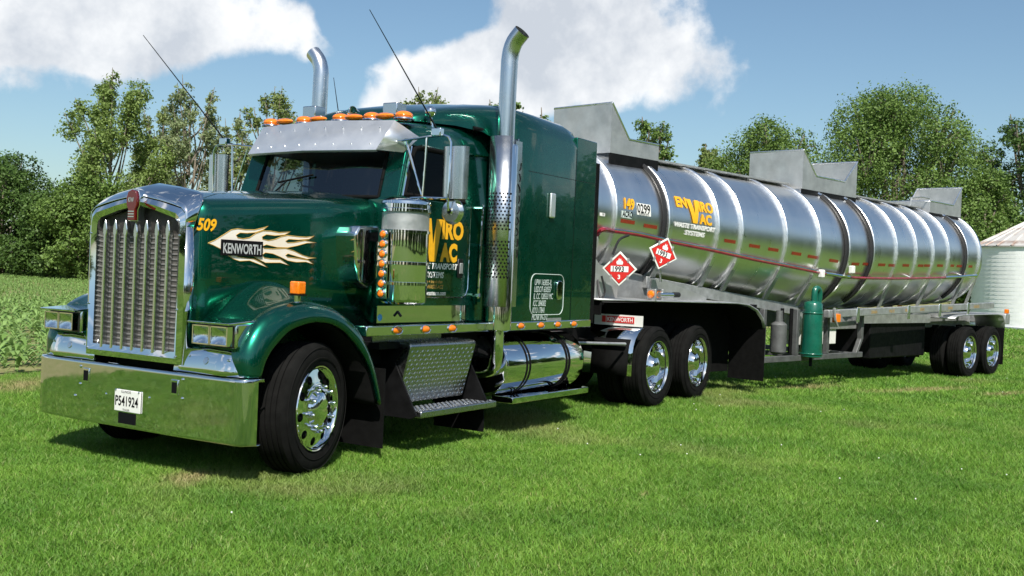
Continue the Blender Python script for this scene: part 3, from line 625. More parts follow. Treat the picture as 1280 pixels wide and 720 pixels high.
for sgn in (1, -1):
    m = MB(); m.add([(p.x, p.y*sgn, p.z) for p in fp], [tuple(range(len(fp)))]); me = m.mesh('flame_decal'); bb = bmesh.new(); bb.from_mesh(me); bmesh.ops.triangulate(bb, faces=bb.faces, ngon_method='BEAUTY'); bb.to_mesh(me); bb.free()
    fo = bpy.data.objects.new('flame_decal', me); COL.objects.link(fo); fo.parent = hood; me.materials.append(MT['flame_print'])
    MB().tube([(p.x, p.y*sgn, p.z) for p in fp+[fp[0]]], .0034, 4).build('flame_outline', 'gold_print', fo, fix=False)
    def on_hood(u, v, h=0, s=sgn): return Vector((u, -s*(hw(u)+.008+h), v))
    a = hside(276, 299); b = hside(327, 313); x0, x1 = a.x+.0, b.x
    nb = MB(); nb.hexa([tuple(on_hood(x0, a.z-.12, 0)), tuple(on_hood(x1, a.z-.12, 0)), tuple(on_hood(x1, a.z-.12, .012)), tuple(on_hood(x0, a.z-.12, .012)), tuple(on_hood(x0, a.z-.0, 0)), tuple(on_hood(x1, a.z-.0, 0)), tuple(on_hood(x1, a.z, .012)), tuple(on_hood(x0, a.z, .012))]); nbo = nb.build('name_badge', 'black_print', hood)
    L = x1-x0; zb = a.z-.105
    fn = (lambda u, v, h=0, s=sgn: on_hood(x0+.012+u if s > 0 else x1-.012-u, zb+v, .0135+h, s))
    text('badge_letters', 'KENWORTH', .125, 'grey_letter', nbo, fn, .003, fit=(L-.03, .08))
    c = hside(245, 287); fn2 = (lambda u, v, h=0, s=sgn: on_hood((c.x+u) if s > 0 else (c.x+.2-u), c.z+v, h, s))
    text('unit_number', '509', .125, 'yellow_print', hood, fn2, .004, .25, .88)
# hood latch, hinges
for sgn in (1, -1): MB().cyl((1.0, sgn*(hw(1.0)+.004), 1.40), (1.0, sgn*(hw(1.0)+.02), 1.40), .012, n=8).build('hood_latch', 'chrome', hood)

# fenders
S = [(-.01,.80),(-.012,.95),(.05,1.09),(.15,1.20),(.26,1.262),(.37,1.30),(.50,1.325),(.63,1.335),(.78,1.32),(.93,1.285),(1.08,1.215),(1.22,1.11),(1.38,.88),(1.50,.55)]
Lp = [(.115,.80),(.15,.90),(.209,.987),(.29,1.06),(.383,1.127),(.50,1.165),(.636,1.188),(.74,1.185),(.84,1.172),(.96,1.13),(1.054,1.073),(1.208,.947),(1.348,.769),(1.465,.49)]
rise = [.0,.0,.0,.0,.03,.07,.115,.145,.15,.125,.08,.04,0,0]; back = [.02,.03,.03,.0,.0,.0,.0,.0,0,0,0,0,0,0]
def spl(P, k=4): return [(v.x, v.z) for v in smooth_path([(a, 0, b) for a, b in P], k)]
Ss, Ls = spl(S), spl(Lp); rs = [v for v, _ in spl([(r, b) for r, b in zip(rise, back)])]; bs = [v for _, v in spl([(r, b) for r, b in zip(rise, back)])]
rows = []
for (sx, sz), (lx, lz), r, bk in zip(Ss, Ls, rs, bs):
    row = [(sx+bk, -.54, sz+r), (sx+bk*.8, -.70, sz+r*.95), (sx+bk*.5, -.84, sz+r*.62), (sx+bk*.4, -.95, sz+r*.22-.008), (sx+bk*.2, -1.05, sz+r*.03), (sx, -1.12, sz+.006), (lerp(sx, lx, .12), -1.165, lerp(sz, lz, .10)), (lerp(sx, lx, .35), -1.198, lerp(sz, lz, .35)), (lerp(sx, lx, .65), -1.212, lerp(sz, lz, .65)), (lerp(sx, lx, .93), -1.215, lerp(sz, lz, .93)), (lx, -1.205, lz), (lx, -1.165, lz)]
    rows.append(row)
fd, fd2 = both(MB().grid(rows), 'fender', 'green_paint', TK, solid=.006, angle=60)
for f, s in ((fd, -1), (fd2, 1)):
    li = MB(); li.grid([[(lx, s*.55, lz-.005), (lx, s*1.16, lz-.005)] for lx, lz in Ls]); li.build('wheel_well_liner', 'black_rubber', f, solid=.01)
    MB().box(.28, 1.62, s*.50, s*.54, .55, 1.45).build('inner_panel', 'black_paint', f)
    q = PX(386, 363, 'y', -1.09); b = MB().box(.535, .62, s*1.04, s*1.135, 1.395, 1.495); b = b.build('turn_signal', 'amber_lens', f, bevel=.012, seg=3)
    MB().cyl((.577, s*1.087, 1.31), (.577, s*1.087, 1.40), .025, n=10).build('signal_stem', 'chrome', b); MB().box(.531, .624, s*1.035, s*1.14, 1.387, 1.397).build('signal_base', 'black_rubber', b)
    # headlamp pod
    y0, y1 = sorted((s*.675, s*1.095)); hp = MB(); hp.box(-.03, .16, y0, y1, 1.0, 1.185); hp = hp.build('headlight_pod', 'chrome', f, bevel=.018, seg=3)
    MB().hexa([(-.095, y0-.004, 1.168), (.17, y0-.004, 1.182), (.17, y1+.004, 1.182), (-.115, y1+.004, 1.168), (-.115, y0-.004, 1.184), (.17, y0-.004, 1.205), (.17, y1+.004, 1.205), (-.115, y1+.004, 1.184)]).build('headlight_brow', 'chrome', hp, bevel=.005)
    MB().box(-.036, -.0285, y0+.02, y1-.02, 1.005, 1.165).build('headlight_recess', 'black_trim', hp)
    for k in (0, 1):
        a = y0+.033+k*.185; lamp = MB().grid([[(-.086+.035*(1-((i-4)/4)**2)*(1-((j-4)/4)**2), a+.169*i/8, 1.025+.125*j/8) for j in range(9)] for i in range(9)]); lamp.build('headlight', 'lens_glass', hp)
        fr = MB(); 
        for (p, q2, r1, r2) in ((a-.006, a+.004, 1.018, 1.157), (a+.165, a+.175, 1.018, 1.157), (a, a+.169, 1.018, 1.027), (a, a+.169, 1.148, 1.157)): fr.box(-.092, -.030, p, q2, r1, r2)
        fr.build('headlight_rim', 'chrome', hp)
    rowsv = []
    for t in range(9):
        y = s*lerp(.47, 1.155, t/8); rowsv.append([(-.058+.045*u+.03*(u-.5)**2+(.05*max(0, t-6)/2), y, lerp(.800, .992-.02*abs(t-4)/4, u)) for u in (0, .2, .4, .6, .8, 1)])
    va = MB().grid(rowsv).build('headlight_valance', 'chrome', f, solid=.005, angle=60)
    MB().lathe([(0, .03), (.008, .026), (.01, 0)], (-.034, s*.80, .895), (-1, 0, .3), 14).build('valance_badge', 'brushed_metal', va)
    for y in (.62, 1.02): MB().ball((-.028, s*y, .915), .010, 8, 6).build('valance_bolt', 'chrome', va)
    fl = MB(); fl.box(1.56, 1.575, min(s*.66, s*1.17), max(s*.66, s*1.17), .11, .78); fl.build('mud_flap', 'black_rubber', TK)

# wheels ------------------------------------------------ local: axis y, outer face towards -y
def holed_disc(m, y_in, r_in, y_out, r_out, hr, nh, yback):
    rm = (r_in+r_out)/2
    for k in range(nh):
        a0, a1 = 2*math.pi*k/nh, 2*math.pi*(k+1)/nh; ac = (a0+a1)/2; q = 16; B = []; Hh = []
        for j in range(q):
            t = 2*math.pi*j/q; hx, hy = rm+hr*math.cos(t), hr*math.sin(t); Hh.append((hx*math.cos(ac)-hy*math.sin(ac), hx*math.sin(ac)+hy*math.cos(ac), (hx-r_in)/(r_out-r_in)))
            c, s_ = math.cos(t), math.sin(t); sc = 1/max(abs(c), abs(s_)); u = max(-1, min(1, c*sc)); v = max(-1, min(1, s_*sc)); r = rm+u*(r_out-r_in)/2; an = ac+v*(a1-a0)/2; B.append((r*math.cos(an), r*math.sin(an), (u+1)/2))
        P = lambda b, dy=0: (b[0], lerp(y_in, y_out, max(0, min(1, b[2])))+dy, b[1])
        m.add([P(b) for b in B]+[P(h) for h in Hh]+[P(h, yback) for h in Hh], [(j, (j+1) % q, q+(j+1) % q, q+j) for j in range(q)]+[(q+j, q+(j+1) % q, 2*q+(j+1) % q, 2*q+j) for j in range(q)])
def tyre_profile(w=.285, r=.512):
    p = [(.03, .30), (.004, .335), (-.004, .36), (-.012, .41), (-.008, .455), (.008, .488), (.022, .503)]
    ribs = 5; a, b = .03, w-.03
    for i in range(ribs):
        u0 = lerp(a, b, i/ribs); u1 = lerp(a, b, (i+1)/ribs)-.012; p += [(u0, r-.0), (u1, r)]
        if i < ribs-1: p += [(u1+.001, r-.014), (u1+.011, r-.014)]
    p += [(w-.022, .503), (w-.008, .488), (w+.008, .455), (w+.012, .41), (w+.004, .36), (w-.004, .335), (w-.03, .30)]
    return p
def make_wheel(kind, parent):
    wo = MB().lathe(tyre_profile(), n=72).build('wheel', 'tyre_rubber', parent, angle=28)
    rb = MB()
    for r, wdt in ((.475, .004), (.395, .003)): rb.lathe([(-.008 if r > .45 else -.0135, r-wdt), (-.013 if r > .45 else -.017, r), (-.008 if r > .45 else -.0135, r+wdt)], n=60)
    rb.build('sidewall_ring', 'tyre_rubber', wo)
    rm = MB()
    if kind == 'front':
        rm.lathe([(.0, .336), (-.008, .332), (-.006, .322), (.012, .315), (.02, .305)], n=60)
        holed_disc(rm, .0, .205, .02, .305, .034, 10, .05)
        rm.lathe([(.0, .205), (-.004, .195), (-.002, .155), (-.03, .14), (-.05, .12), (-.06, .07), (-.062, 0)], n=48)
        nutr, nuty, hubc = .172, -.002, None
        MB().lathe([(.06, .0), (.06, .325)], n=30).build('brake_drum', 'black_paint', wo)
    else:
        rm.lathe([(.0, .336), (-.008, .332), (-.006, .324), (.02, .312), (.10, .300), (.135, .29), (.15, .27)], n=60)
        holed_disc(rm, .155, .20, .150, .27, .026, 10, .04)
        rm.lathe([(.155, .20), (.145, .185), (.14, .15)], n=48)
        rm.lathe([(.14, .185), (.10, .182), (.085, .165), (.05, .135), (.01, .115), (-.008, .08), (-.014, .03), (-.015, 0)], n=40)
        nutr, nuty = .172, .145
        MB().lathe([(.20, .0), (.20, .29)], n=30).build('brake_drum', 'black_paint', wo)
    rm.build('rim', 'chrome', wo, angle=35)
    nut = None
    for k in range(10 if kind == 'front' else 0):
        a = 2*math.pi*(k+.5)/10; 
        if nut is None: nut = MB().lathe([(0, .021), (-.012, .021), (-.016, .0165), (-.055, .0155), (-.066, .010), (-.068, 0)], n=12).build('lug_nut', 'chrome', wo); q = nut
        else: q = nut.copy(); COL.objects.link(q); q.parent = wo
        q.location = (nutr*math.cos(a), nuty, nutr*math.sin(a))
    return wo
fw = make_wheel('front', TK); fw.location = (.79, -1.14, .512); fw.rotation_euler = (0, R_(8), .26)
fw2 = copy_tree(fw, TK); fw2.location = (.80, 1.165, .512); fw2.rotation_euler = (0, 0, math.pi+.26)
rw = make_wheel('drive', TK); XA, XB = 6.977, 8.305; rw.location = (XA, -1.2, .512)
def plain_wheel(parent):
    wo = MB().lathe(tyre_profile(), n=56).build('wheel', 'tyre_rubber', parent, angle=28); MB().lathe([(.02, .30), (.1, .295), (.2, .29), (.2, 0)], n=30).build('rim', 'dull_aluminium', wo); return wo
iw = plain_wheel(TK); iw.location = (XA, -.865, .512)
for x, y, src, rz, ry in ((XB, -1.2, rw, 0, .4), (XA, 1.2, rw, math.pi, .2), (XB, 1.2, rw, math.pi, .9), (XB, -.865, iw, 0, 0), (XA, .865, iw, math.pi, 0), (XB, .865, iw, math.pi, 0)):
    c = copy_tree(src, TK); c.location = (x, y, .512); c.rotation_euler = (0, ry, rz)
for x in (XA, XB):
    MB().cyl((x, -1.0, .512), (x, 1.0, .512), .075, n=14).ball((x, 0, .53), .24, 16, 10).build('drive_axle', 'black_paint', TK)
MB().cyl((.79, -1.0, .46), (.79, 1.0, .46), .06, n=12).build('steer_axle', 'black_paint', TK)
fr = MB()
for s in (-1, 1): fr.box(.25, 9.35, s*.43-.05, s*.43+.05, .74, 1.0)
for x in (.3, 2.2, 4.0, 5.8, 7.6, 9.3): fr.box(x-.05, x+.05, -.42, .42, .76, .98)
fr.build('frame', 'black_paint', TK, bevel=.008)
MB().prism([(6.95, .98), (8.4, .98), (8.5, 1.14), (8.2, 1.22), (7.0, 1.22), (6.9, 1.14)], 'y', -.45, .45).build('fifth_wheel', 'black_paint', TK, bevel=.02)
MB().box(1.6, 3.4, -.85, .85, .78, 1.1).build('cab_floor', 'black_paint', TK); MB().box(3.3, 5.1, -.7, .7, .75, 1.06).build('sleeper_floor', 'black_paint', TK)

# ------------------------------------------------ cab
CY = 1.0
lo = MB(); lo.hexa([(1.84, -CY, 1.12), (3.36, -CY, 1.12), (3.36, CY, 1.12), (1.84, CY, 1.12), (1.84, -CY, 1.9), (3.36, -CY, 1.9), (3.36, CY, 1.9), (1.84, CY, 1.9)])
cab = lo.build('cab', 'green_paint', TK, bevel=.03, seg=3)
for s in (-1, 1):   # belt above z 1.9: hollow tub so the glazing shows a dark interior
    MB().hexa([(1.87, s*CY-.02*s, 1.9), (3.36, s*CY-.02*s, 1.9), (3.36, s*.94, 1.9), (1.87, s*.94, 1.9), (1.87, s*(CY-.004), 2.26), (3.36, s*(CY-.004), 2.26), (3.36, s*.94, 2.26), (1.87, s*.94, 2.26)]).build('door_belt', 'green_paint', cab)
cw = MB()     # cowl
cw.add([(1.78, 0, 1.88), (1.86, .755, 1.88), (1.865, .985, 1.88), (1.865, -.985, 1.88), (1.86, -.755, 1.88), (1.78, 0, 2.235), (1.86, .755, 2.235), (1.865, .985, 2.245), (1.865, -.985, 2.245), (1.86, -.755, 2.235)], [(0, 1, 6, 5), (1, 2, 7, 6), (0, 5, 9, 4), (4, 9, 8, 3), (5, 6, 7, 8, 9)])
cw.build('cowl', 'green_paint', cab, bevel=.02)
for s in (-1, 1):
    p = MB(); p.hexa([(1.872, s*.76, 2.235), (1.865, s*.985, 2.245), (1.93, s*.99, 2.245), (1.93, s*.74, 2.235), (2.05, s*.735, 2.78), (2.03, s*.945, 2.78), (2.10, s*.95, 2.78), (2.11, s*.71, 2.78)]); p.build('a_pillar', 'green_paint', cab, bevel=.012, seg=3)
    p = MB(); p.hexa([(2.84, s*(CY-.004), 2.26), (3.36, s*(CY-.004), 2.26), (3.36, s*.93, 2.26), (2.84, s*.93, 2.26), (2.84, s*.955, 2.74), (3.36, s*.955, 2.74), (3.36, s*.89, 2.74), (2.84, s*.89, 2.74)]); p.build('b_pillar', 'green_paint', cab)
rows = []
for x, wdt, zl, zt in ((2.02, .80, 2.74, 2.86), (2.06, .87, 2.73, 2.92), (2.2, .935, 2.72, 2.955), (2.6, .955, 2.72, 3.0), (3.0, .96, 2.72, 3.05), (3.40, .965, 2.72, 3.1)):
    half = [(-wdt+.06, zl), (-wdt, zl+.01), (-wdt+.012, lerp(zl, zt, .45)), (-wdt+.06, lerp(zl, zt, .8)), (-wdt+.16, zt-.012), (-wdt*.5, zt+.02), (0, zt+.03)]; rows.append([(x, y, z) for y, z in half]+[(x, -y, z) for y, z in half[-2::-1]])
rf = MB().grid(rows); rf.add(rows[0], [tuple(range(len(rows[0])))]); rf = rf.build('cab_roof', 'green_paint', TK, angle=60)
# rain gutter along the roof edge
for s in (-1, 1): MB().tube([(2.22, s*.95, 2.735), (2.8, s*.972, 2.735), (3.28, s*.975, 2.76)], .012, 6).build('rain_gutter', 'green_paint', rf)
# interior
it = MB(); it.box(3.30, 3.34, -.93, .93, 1.9, 2.95); it.box(2.0, 3.3, -.9, .9, 2.70, 2.715); it.build('headliner', 'dark_fabric', cab)
MB().hexa([(1.95, -.9, 1.9), (2.25, -.9, 1.9), (2.25, .9, 1.9), (1.95, .9, 1.9), (1.92, -.86, 2.22), (2.2, -.9, 2.26), (2.2, .9, 2.26), (1.92, .86, 2.22)]).build('dashboard', 'black_trim', cab, bevel=.02)
for y in (-.5, .5):
    st = MB(); st.box(2.6, 3.05, y-.25, y+.25, 1.9, 2.02); st.hexa([(2.95, y-.25, 2.0), (3.12, y-.25, 2.0), (3.12, y+.25, 2.0), (2.95, y+.25, 2.0), (3.05, y-.2, 2.62), (3.17, y-.2, 2.62), (3.17, y+.2, 2.62), (3.05, y+.2, 2.62)]); st.build('cab_seat', 'dark_fabric', cab, bevel=.05, seg=3)
sw = MB(); sw.tube([(2.38+.09*math.sin(a), -.5+.23*math.cos(a), 2.22+.21*math.sin(a)) for a in [2*math.pi*i/24 for i in range(25)]], .015, 6); sw.tube([(2.15, -.5, 2.1), (2.38, -.5, 2.22)], .02, 6); sw.build('steering_wheel', 'black_trim', cab)
# windshield
wr = []; edge = []
for j in range(6):
    v = j/5; row = []
    for i in range(13):
        u = -1+2*i/12; y = u*lerp(.765, .735, v); x = lerp(1.775, 1.965, v)+lerp(.10, .085, v)*u*u; row.append((x, y, lerp(2.245, 2.78, v)))
    wr.append(row)
ws = MB().grid(wr).build('windshield', 'windshield_glass', TK)
if ws.data.polygons[0].normal.x > 0: ws.data.flip_normals()
ring = [Vector(p) for p in wr[0]]+[Vector(r[-1]) for r in wr[1:]]+[Vector(p) for p in wr[-1][-2::-1]]+[Vector(r[0]) for r in wr[-2:0:-1]]
MB().tube(ring+[ring[0], ring[1]], .017, 8, False).build('windshield_gasket', 'black_rubber', ws)
for a, b, c in (((343, 243), (362, 226), (394, 219)), ((408, 244), (390, 234), (415, 237))):
    A, B, Cc = [PX(*q, 'x', xx)+Vector((-.03, 0, 0)) for q, xx in zip((a, b, c), (1.82, 1.85, 1.85))]; wp = MB(); wp.tube([A, B], .008, 6); wp.build('wiper_arm', 'black_trim', ws)
    MB().tube([B-(Cc-B)*.35, B, Cc], .010, 6).build('wiper_blade', 'black_rubber', ws)
# doors
for s in (-1, 1):
    yy = s*CY; pts = [(1.92, 2.25), (1.92, 1.46), (1.94, 1.40), (2.0, 1.375), (2.86, 1.375), (2.92, 1.40), (2.95, 1.46), (2.955, 2.25)]
    d = MB().prism(pts, 'y', min(yy-.0*s, yy+.014*s), max(yy, yy+.014*s)).build('door', 'green_paint', TK, bevel=.010, seg=3)
    MB().tube([(x, yy+.012*s, z) for x, z in pts], .006, 5).build('door_trim', 'chrome', d, fix=False)
    gp = [(1.95, 2.275), (2.86, 2.275), (2.85, 2.66), (2.82, 2.70), (2.75, 2.715), (2.20, 2.715), (2.12, 2.695), (2.08, 2.64)]
    def sy(z): return s*lerp(.992, .957, (z-2.26)/.48)
    wdw = MB().add([(x, sy(z)-.01*s, z) for x, z in gp], [tuple(range(len(gp)))]).build('door_window', 'side_glass', d)
    if wdw.data.polygons[0].normal.y*s < 0: wdw.data.flip_normals()
    MB().tube([(x, sy(z), z) for x, z in gp+[gp[0], gp[1]]], .022, 8, False).build('window_gasket', 'black_rubber', wdw)
    MB().tube([(1.915, s*1.0, 2.26), (2.06, s*.965, 2.71)], .011, 6).build('window_post', 'chrome', wdw)
    hb = MB().box(2.76, 2.84, min(yy+.013*s, yy+.03*s), max(yy+.013*s, yy+.03*s), 1.56, 1.74).build('door_handle', 'black_trim', d, bevel=.02)
    MB().box(2.775, 2.825, min(yy+.03*s, yy+.04*s), max(yy+.03*s, yy+.04*s), 1.60, 1.70).build('handle_lever', 'dull_aluminium', hb, bevel=.006)
    fn = lambda ox, oz: (lambda u, v, h=0: Vector((ox+u, yy+(.0155+h)*s, oz+v))) if s < 0 else (lambda u, v, h=0: Vector((4.98-ox-u, yy+(.0155+h)*s, oz+v)))
    text('door_letter', 'EN', .20, 'yellow_print', d, fn(2.07, 1.92), .012, fit=(.24, .17)); print_shape('door_letter', VEE, .27, .39, 'yellow_print', d, fn(2.23, 1.70)); text('door_letter', 'IRO', .20, 'yellow_print', d, fn(2.50, 1.91), .010, fit=(.34, .18)); text('door_letter', 'AC', .19, 'yellow_print', d, fn(2.48, 1.70), .012, fit=(.27, .18))
    text('door_lettering', 'WASTE TRANSPORT', .075, 'white_print', d, fn(2.10, 1.635), .002, .2, .95); text('door_lettering', 'SYSTEMS', .075, 'white_print', d, fn(2.27, 1.555), .002, .2, .95)
    text('door_lettering', 'A division + brands than', .042, 'gold_print', d, fn(2.16, 1.505), .001, .2, .9); text('door_lettering', 'WASTE-ACE', .05, 'gold_print', d, fn(2.30, 1.455), .001, .2, .9); text('door_lettering', 'www.wasteace.com', .06, 'white_print', d, fn(2.16, 1.395), .001, .15, .9)
    # grab bar behind the door
    gb = MB(); gb.tube([(3.02, s*1.09, 1.37), (3.04, s*1.09, 2.27)], .013, 8)
    for z in (1.40, 2.23): gb.tube([(3.02, s*1.0, z), (3.02, s*1.105, z)], .018, 8)
    gb.build('grab_bar', 'chrome', TK)
    # polished panel under the door, light skirt
    MB().box(1.62, 3.0, min(s*1.0, s*1.012), max(s*1.0, s*1.012), 1.15, 1.30).build('rocker_panel', 'chrome_flat', TK)
    MB().cyl((1.90, s*1.012, 1.25), (1.90, s*1.05, 1.21), .012, n=8).build('rocker_hook', 'black_trim', TK)
MB().lathe([(0, .03), (.003, .028), (.003, 0)], (1.66, -1.0125, 1.20), (0, -1, 0), 16).build('round_sticker', 'blue_print', TK)
for s in (-1, 1):
    sk = MB(); sk.box(1.32, 3.299, min(s*1.02, s*1.16), max(s*1.02, s*1.16), 1.055, 1.142); sk.box(3.30, 5.16, min(s*1.1, s*1.185), max(s*1.1, s*1.185), 1.055, 1.142); sk = sk.build('light_skirt', 'chrome_flat', TK, bevel=.01)
    for px_ in (496.7, 532, 565, 651, 676, 697, 717):
        yo = 1.16 if px_ < 600 else 1.185; q = PX(px_, 414 if px_ < 600 else 410, 'y', -yo); am = MB().ball((q.x, s*(yo+.004), 1.099), .034, 14, 8, (1.7, .45, .85)).build('marker_light', 'amber_lens', sk)
        MB().tube([(q.x+.066*math.cos(a), s*(yo+.004), 1.099+.037*math.sin(a)) for a in [2*math.pi*i/18 for i in range(19)]], .006, 6).build('marker_bezel', 'chrome', am)

# visor
A = PX(376.7, 185.7, 'y', 0); At = PX(396.7, 151, 'y', 0); A = Vector((1.70, 0, 2.655)); At = Vector((1.93, 0, 2.955))
B = Vector((1.79, -.785, 2.652)); Cq = Vector((1.96, -.955, 2.645)); D = Vector((2.0, -.81, 2.937)); E = Vector((2.16, -.975, 2.80)); Bl = Vector((1.84, -.79, 2.60))
v = MB()
for s in (1, -1):
    f = lambda p: (p.x, p.y*s, p.z)
    v.add([f(A), f(B), f(D), f(At)], [(0, 1, 2, 3)]); v.add([f(B), f(Cq), f(E), f(D)], [(0, 1, 2, 3)])
    A2 = A+Vector((.03, 0, -.012)); B2 = B+Vector((.03, .01, -.012)); v.add([f(A), f(B), f(B2), f(A2)], [(0, 1, 2, 3)])
vis = v.build('visor', 'visor_metal', TK, solid=.006)
for s in (1, -1):
    for i in range(4):
        for t in (.2, .75):
            u = (i+.5)/4; p = A.lerp(B, u).lerp(At.lerp(D, u), t); MB().ball((p.x-.006, p.y*s, p.z+.004), .007, 6, 4).build('visor_rivet', 'chrome', vis)
for y in (-.82, -.42, 0, .42, .82):
    m = MB().ball((2.10+.10*(1-abs(y)), y, 2.99+.03*(1-abs(y))), .055, 14, 8, (1.6, 1.5, .8)); m = m.build('roof_light', 'amber_lens', TK); MB().lathe([(0, .10), (.012, .095), (.02, .06)], (2.10+.10*(1-abs(y)), y, 2.955+.03*(1-abs(y))), (0, 0, 1), 16).build('light_base', 'chrome', m)
for y in (-.62, -.22, .22, .62):
    m = MB().ball((2.05+.10*(1-abs(y)), y, 2.985+.03*(1-abs(y))), .045, 12, 6, (1.2, 2.4, .7)).build('roof_light', 'amber_lens', TK)
for a in ((386, 140), (487, 136)):
    q = PX(*a, 'x', 2.35); MB().box(2.35, 2.50, q.y-.085, q.y+.085, q.z-.06, q.z+.06).box(2.40, 2.45, q.y-.03, q.y+.03, q.z-.13, q.z-.05).build('roof_lamp_box', 'brushed_metal', TK, bevel=.01)
q = PX(440, 141, 'x', 2.3); MB().lathe([(0, .065), (.03, .05), (.10, .028), (.30, .018), (.45, .016)], (2.3, q.y, q.z), (1, 0, 0), 18).build('air_horn', 'chrome', TK)
q = PX(538, 140, 'y', -.85); MB().ball(q, .055, 14, 10).tube([q, q+Vector((.02, -.02, -.16))], .012, 6).build('satellite_dome', 'chrome', TK)

# roof fairing over the cab, then the sleeper
rows = []
for x, wdt, zl, zt in ((2.32, .70, 2.99, 3.04), (2.5, .80, 2.99, 3.12), (2.8, .90, 3.0, 3.19), (3.1, 1.0, 2.98, 3.245), (3.3, 1.09, 2.9, 3.275), (3.46, 1.15, 2.8, 3.29)):
    half = [(-wdt, zl), (-wdt+.02, lerp(zl, zt, .5)), (-wdt+.07, lerp(zl, zt, .78)), (-wdt+.17, lerp(zl, zt, .93)), (-wdt+.3, zt), (-wdt*.4, zt+.03), (0, zt+.04)]; rows.append([(x, y, z) for y, z in half]+[(x, -y, z) for y, z in half[-2::-1]])
m = MB().grid(rows); m.add(rows[0], [tuple(range(13))]); m.build('roof_fairing', 'green_paint', TK, angle=70)
rows = []
for x, dw, dz in ((3.40, -.12, -.13), (3.415, -.06, -.06), (3.45, -.02, -.02), (3.52, 0, 0), (4.0, 0, 0), (4.55, 0, -.015), (4.70, 0, -.045), (4.78, -.0, -.10)):
    wdt = 1.17+dw; zt = 3.30+dz; half = [(-wdt, 1.06), (-wdt, 2.2), (-wdt, zt-.25), (-wdt+.02, zt-.16), (-wdt+.07, zt-.08), (-wdt+.15, zt-.03), (-wdt+.28, zt), (-wdt*.4, zt+.035), (0, zt+.045)]; rows.append([(x, y, z) for y, z in half]+[(x, -y, z) for y, z in half[-2::-1]])
m = MB().grid(rows); m.add(rows[0], [tuple(range(17))]); m.add(rows[-1], [tuple(range(17))]); slp = m.build('sleeper', 'green_paint', TK, angle=50)
MB().box(4.70, 5.16, -1.172, 1.172, 1.06, 3.13).build('sleeper_rear', 'green_paint', slp, bevel=.012, seg=3)
for s in (-1, 1):
    MB().box(5.16, 5.25, min(s*1.12, s*1.166), max(s*1.12, s*1.166), 1.10, 2.90).build('rear_seal', 'black_rubber', slp)
    y = s*1.1735; a, b = min(y, y-.002*s), max(y, y-.002*s)
    MB().box(3.72, 5.16, a, b, 2.66, 2.664).build('panel_seam', 'black_trim', slp); MB().box(4.695, 4.70, a, b, 1.08, 3.0).build('panel_seam', 'black_trim', slp)
    q = PX(690, 257, 'y', -1.18); hd = MB().box(q.x-.05, q.x+.05, min(s*1.17, s*1.20), max(s*1.17, s*1.20), q.z-.13, q.z+.13).build('sleeper_vent_handle', 'visor_metal', slp, bevel=.025, seg=3)
# curved seal where the cab meets the sleeper
for s in (-1, 1): MB().tube(smooth_path([(3.0, s*.965, 3.0), (3.30, s*1.02, 2.985), (3.375, s*1.05, 2.88), (3.36, s*1.055, 2.55), (3.35, s*1.055, 1.8), (3.35, s*1.055, 1.15)], 5), .022, 8).build('cab_seal', 'black_rubber', TK)
# numbers on the sleeper side
a, b = PX(664, 342, 'y', -1.172), PX(703, 393, 'y', -1.172); x0, x1, z1, z0 = a.x, b.x, a.z, b.z
def rr(x0, x1, z0, z1, r, k=5): return [(cx+r*math.cos(q), cz+r*math.sin(q)) for cx, cz, st in ((x1-r, z1-r, 0), (x0+r, z1-r, 90), (x0+r, z0+r, 180), (x1-r, z0+r, 270)) for q in [R_(st+90*i/k) for i in range(k+1)]]
P = [(x, -1.1735, z) for x, z in rr(x0, x1, z0, z1, .09)]; MB().tube(P+[P[0]], .004, 5).build('number_border', 'pale_print', slp, fix=False)
for i, t in enumerate(('UPW 163855-IL', 'USDOT 630557', 'IL CC 128533 MC', 'ICC 384082', 'KYU 17841', 'MCNR IN-272')):
    text('registration_line', t, .085, 'pale_print', slp, plane_fn((x0+.07-.006*i, -1.1735, z1-.115-i*.072), (1, 0, 0), (0, 0, 1)), .001, .2, .62)
MB().prism(rr(x1-.17, x1-.06, z0+.16, z0+.36, .04), 'y', -1.195, -1.171).build('sleeper_door_latch', 'chrome', slp, bevel=.006)
MB().box(x0+.35, x0+.65, -1.176, -1.171, z0-.09, z0-.035).build('sleeper_badge', 'dull_aluminium', slp)

